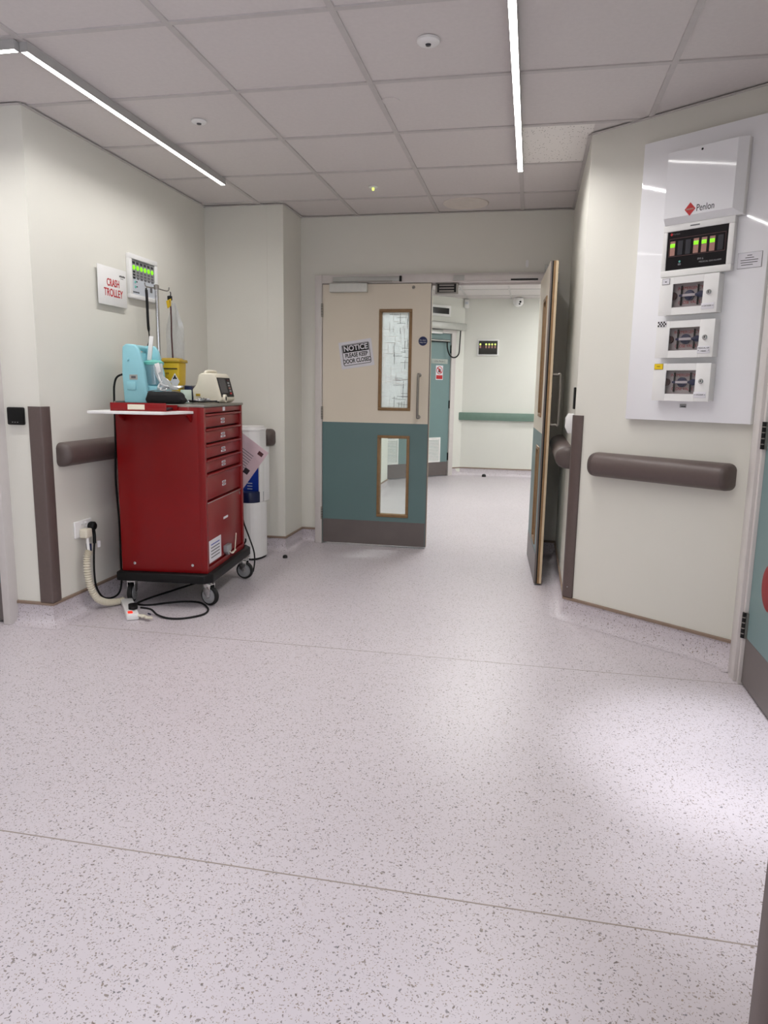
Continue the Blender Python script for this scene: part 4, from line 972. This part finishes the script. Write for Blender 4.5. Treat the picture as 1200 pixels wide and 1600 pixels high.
def valve_box(z0, z1, label, cap1, cap2, tagkind):
    n = onw('valve_box', label, 'valve box', .472, z0, .0405, 'gas shut-off valve boxes on the white board'); Wd = .262; Hh = z1 - z0
    b = MB(); t = .004
    b.box(0, Wd, -.004, 0, 0, Hh, WHITE); b.box(0, t, -.05, -.004, 0, Hh, WHITE); b.box(Wd - t, Wd, -.05, -.004, 0, Hh, WHITE); b.box(t, Wd - t, -.05, -.004, 0, t, WHITE); b.box(t, Wd - t, -.05, -.004, Hh - t, Hh, WHITE); b.build('box_body', n)
    x0, x1, w0, w1 = .06, .198, .030, Hh - .028
    b = MB(); b.box(-.002, x0, -.056, -.050, -.002, Hh + .002, WHITE, .001); b.box(x1, Wd + .002, -.056, -.050, -.002, Hh + .002, WHITE, .001); b.box(x0, x1, -.056, -.050, -.002, w0, WHITE); b.box(x0, x1, -.056, -.050, w1, Hh + .002, WHITE)
    dr = b.build('door', n)
    b = MB(); b.box(x0, x1, -.0525, -.0515, w0, w1, TINT); b.build('window', dr)
    b = MB(); b.lathe([(.011, 0), (.011, -.004), (.009, -.006)], (.225, -.056, Hh * .53), CHROME, 20, 'y'); b.box(.2235, .2265, -.0628, -.062, Hh * .53 - .004, Hh * .53 + .006, BLKT); b.build('lock', dr)
    b = MB(); b.box(.196, .252, -.0575, -.056, .014, .040 if not cap2 else .046, PAPER, .0005); b.box(.200, .203, -.058, -.0574, .026, .029, BLKT); b.box(.246, .249, -.058, -.0574, .026, .029, BLKT); lb = b.build('gas_label', dr)
    if cap2: text('lettering', cap1, .0085, BLKT, lb, (.224, -.0578, .037)); text('lettering', cap2, .0085, BLKT, lb, (.224, -.0578, .024))
    else: text('lettering', cap1, .0085, BLKT, lb, (.224, -.0578, .0275))
    b = MB()
    for k in range(7): b.box(-.0035, -.0015, -.052, -.046, .012 + k * .021, .024 + k * .021, GREY)
    b.build('piano_hinge', n)
    zt = Hh - .028
    if tagkind == 'white':
        b = MB(); b.box(.008, .044, -.058, -.056, zt, zt + .026, GREYT); b.box(.0095, .0425, -.0586, -.058, zt + .0015, zt + .0245, PAPER); b.box(.022, .030, -.059, -.0586, zt + .009, zt + .014, GREYT)
    elif tagkind == 'yellow':
        b = MB(); b.box(.002, .044, -.058, -.056, zt + .004, zt + .030, YEL2); b.box(.0035, .0425, -.0586, -.058, zt + .0055, zt + .0285, YTAG)
    else:
        b = MB(); b.box(.002, .044, -.058, -.056, zt + .006, zt + .031, PAPER)
        for i in range(6):
            for j in range(3):
                if (i + j) % 2 == 0: b.box(.003 + i * .0067, .0097 + i * .0067, -.0584, -.058, zt + .007 + j * .0077, zt + .0147 + j * .0077, BLKT)
    tg = b.build('pipe_marker', dr)
    if tagkind == 'yellow': text('lettering', 'VAC', .010, BLKT, tg, (.023, -.0588, zt + .017))
    # inside: label and valve
    zc = (w0 + w1) / 2
    b = MB(); b.box(.02, .24, -.030, -.028, .012, Hh - .012, mat('grey_card', (205, 200, 202), .6)); ins = b.build('instruction_card', n)
    text('lettering', 'IN EMERGENCY', .0185, REDT, ins, (.129, -.0304, zc + .031), sx=.9); text('lettering', 'CLOSE VALVE', .0185, REDT, ins, (.129, -.0304, zc - .030), sx=.9)
    b = MB(); b.lathe([(.022, -.030), (.022, -.040), (.016, -.044)], (.129, 0, zc), NAVY2, 24, 'y'); b.prism([(.085, zc - .004), (.129, zc - .011), (.16, zc - .004), (.18, zc - .014), (.205, zc - .012), (.205, zc + .012), (.18, zc + .014), (.16, zc + .004), (.129, zc + .011), (.085, zc + .004)], 'y', -.040, -.045, NAVY2, .001); b.build('valve_handle', n)
    b = MB(); b.box(.102, .158, -.0465, -.044, zc - .0055, zc + .0055, PAPER); b.build('handle_label', n)
    for x in (.092, .168):
        b = MB(); b.tube([(x, -.036, zc - .043), (x, -.036, zc + .043)], .0042, BLACK, 10); b.build('valve_bracket', n)
    b = MB(); b.lathe([(.017, -.030), (.017, -.044)], (.055, 0, zc), MAROON, 20, 'y'); b.lathe([(.017, -.030), (.017, -.044)], (.212, 0, zc), NAVY, 20, 'y'); b.build('pipe_union', n)
valve_box(1.572, 1.733, 'white oxygen valve box, uppermost of the three on the board', 'OXYGEN', None, 'white')
valve_box(1.383, 1.541, 'white medical air valve box with a black and white chequered tag', 'MEDICAL AIR', '4 BAR', 'check')
valve_box(1.190, 1.353, 'white vacuum valve box with a yellow tag, lowest of the three', 'VACUUM', None, 'yellow')
n = onw('warning_label', 'small white text label on the board right of the black alarm panel', 'label', 0, 0, .0405)
b = MB(); b.box(.783, .883, -.002, 0, 1.748, 1.812, GREYT); b.box(.784, .882, -.003, -.002, 1.749, 1.811, PAPER); b.build('plate', n)
b = MB()
for k, (a, c) in enumerate(((.822, .842), (.815, .85), (.796, .868), (.797, .866), (.800, .848))): b.box(a, c, -.0034, -.003, 1.798 - k * .0095, 1.801 - k * .0095, GREYT)
b.build('printed_lines', n)
b = MB(); b.box(.583, .613, -.0025, 0, 1.158, 1.174, GREY); b.box(.590, .611, -.003, -.0025, 1.161, 1.165, DGREY)
n = onw('small_label', 'tiny grey label on the board under the lowest valve box', 'label', 0, 0, .0405); b.build('plate', n)
# bits on the return wall by the open door (local x = -y world)
n = thing('hand_gel_dispenser', 'small white dispenser half hidden behind the right corner guard', 'dispenser', (.235, 4.04, 1.05), R(-90))
b = MB(); b.prism([(0, -.05), (-.03, -.05), (-.045, -.02), (-.045, .03), (-.03, .055), (0, .055)], 'x', -.04, .04, WHITE, .003); b.build('body', n)
n = thing('black_wall_switch', 'thin black switch plate on the wall above the white dispenser', 'switch', (.235, 4.02, 1.18), R(-90))
b = MB(); b.box(-.035, .035, -.010, 0, -.05, .065, BLACK, .003); b.build('plate', n)
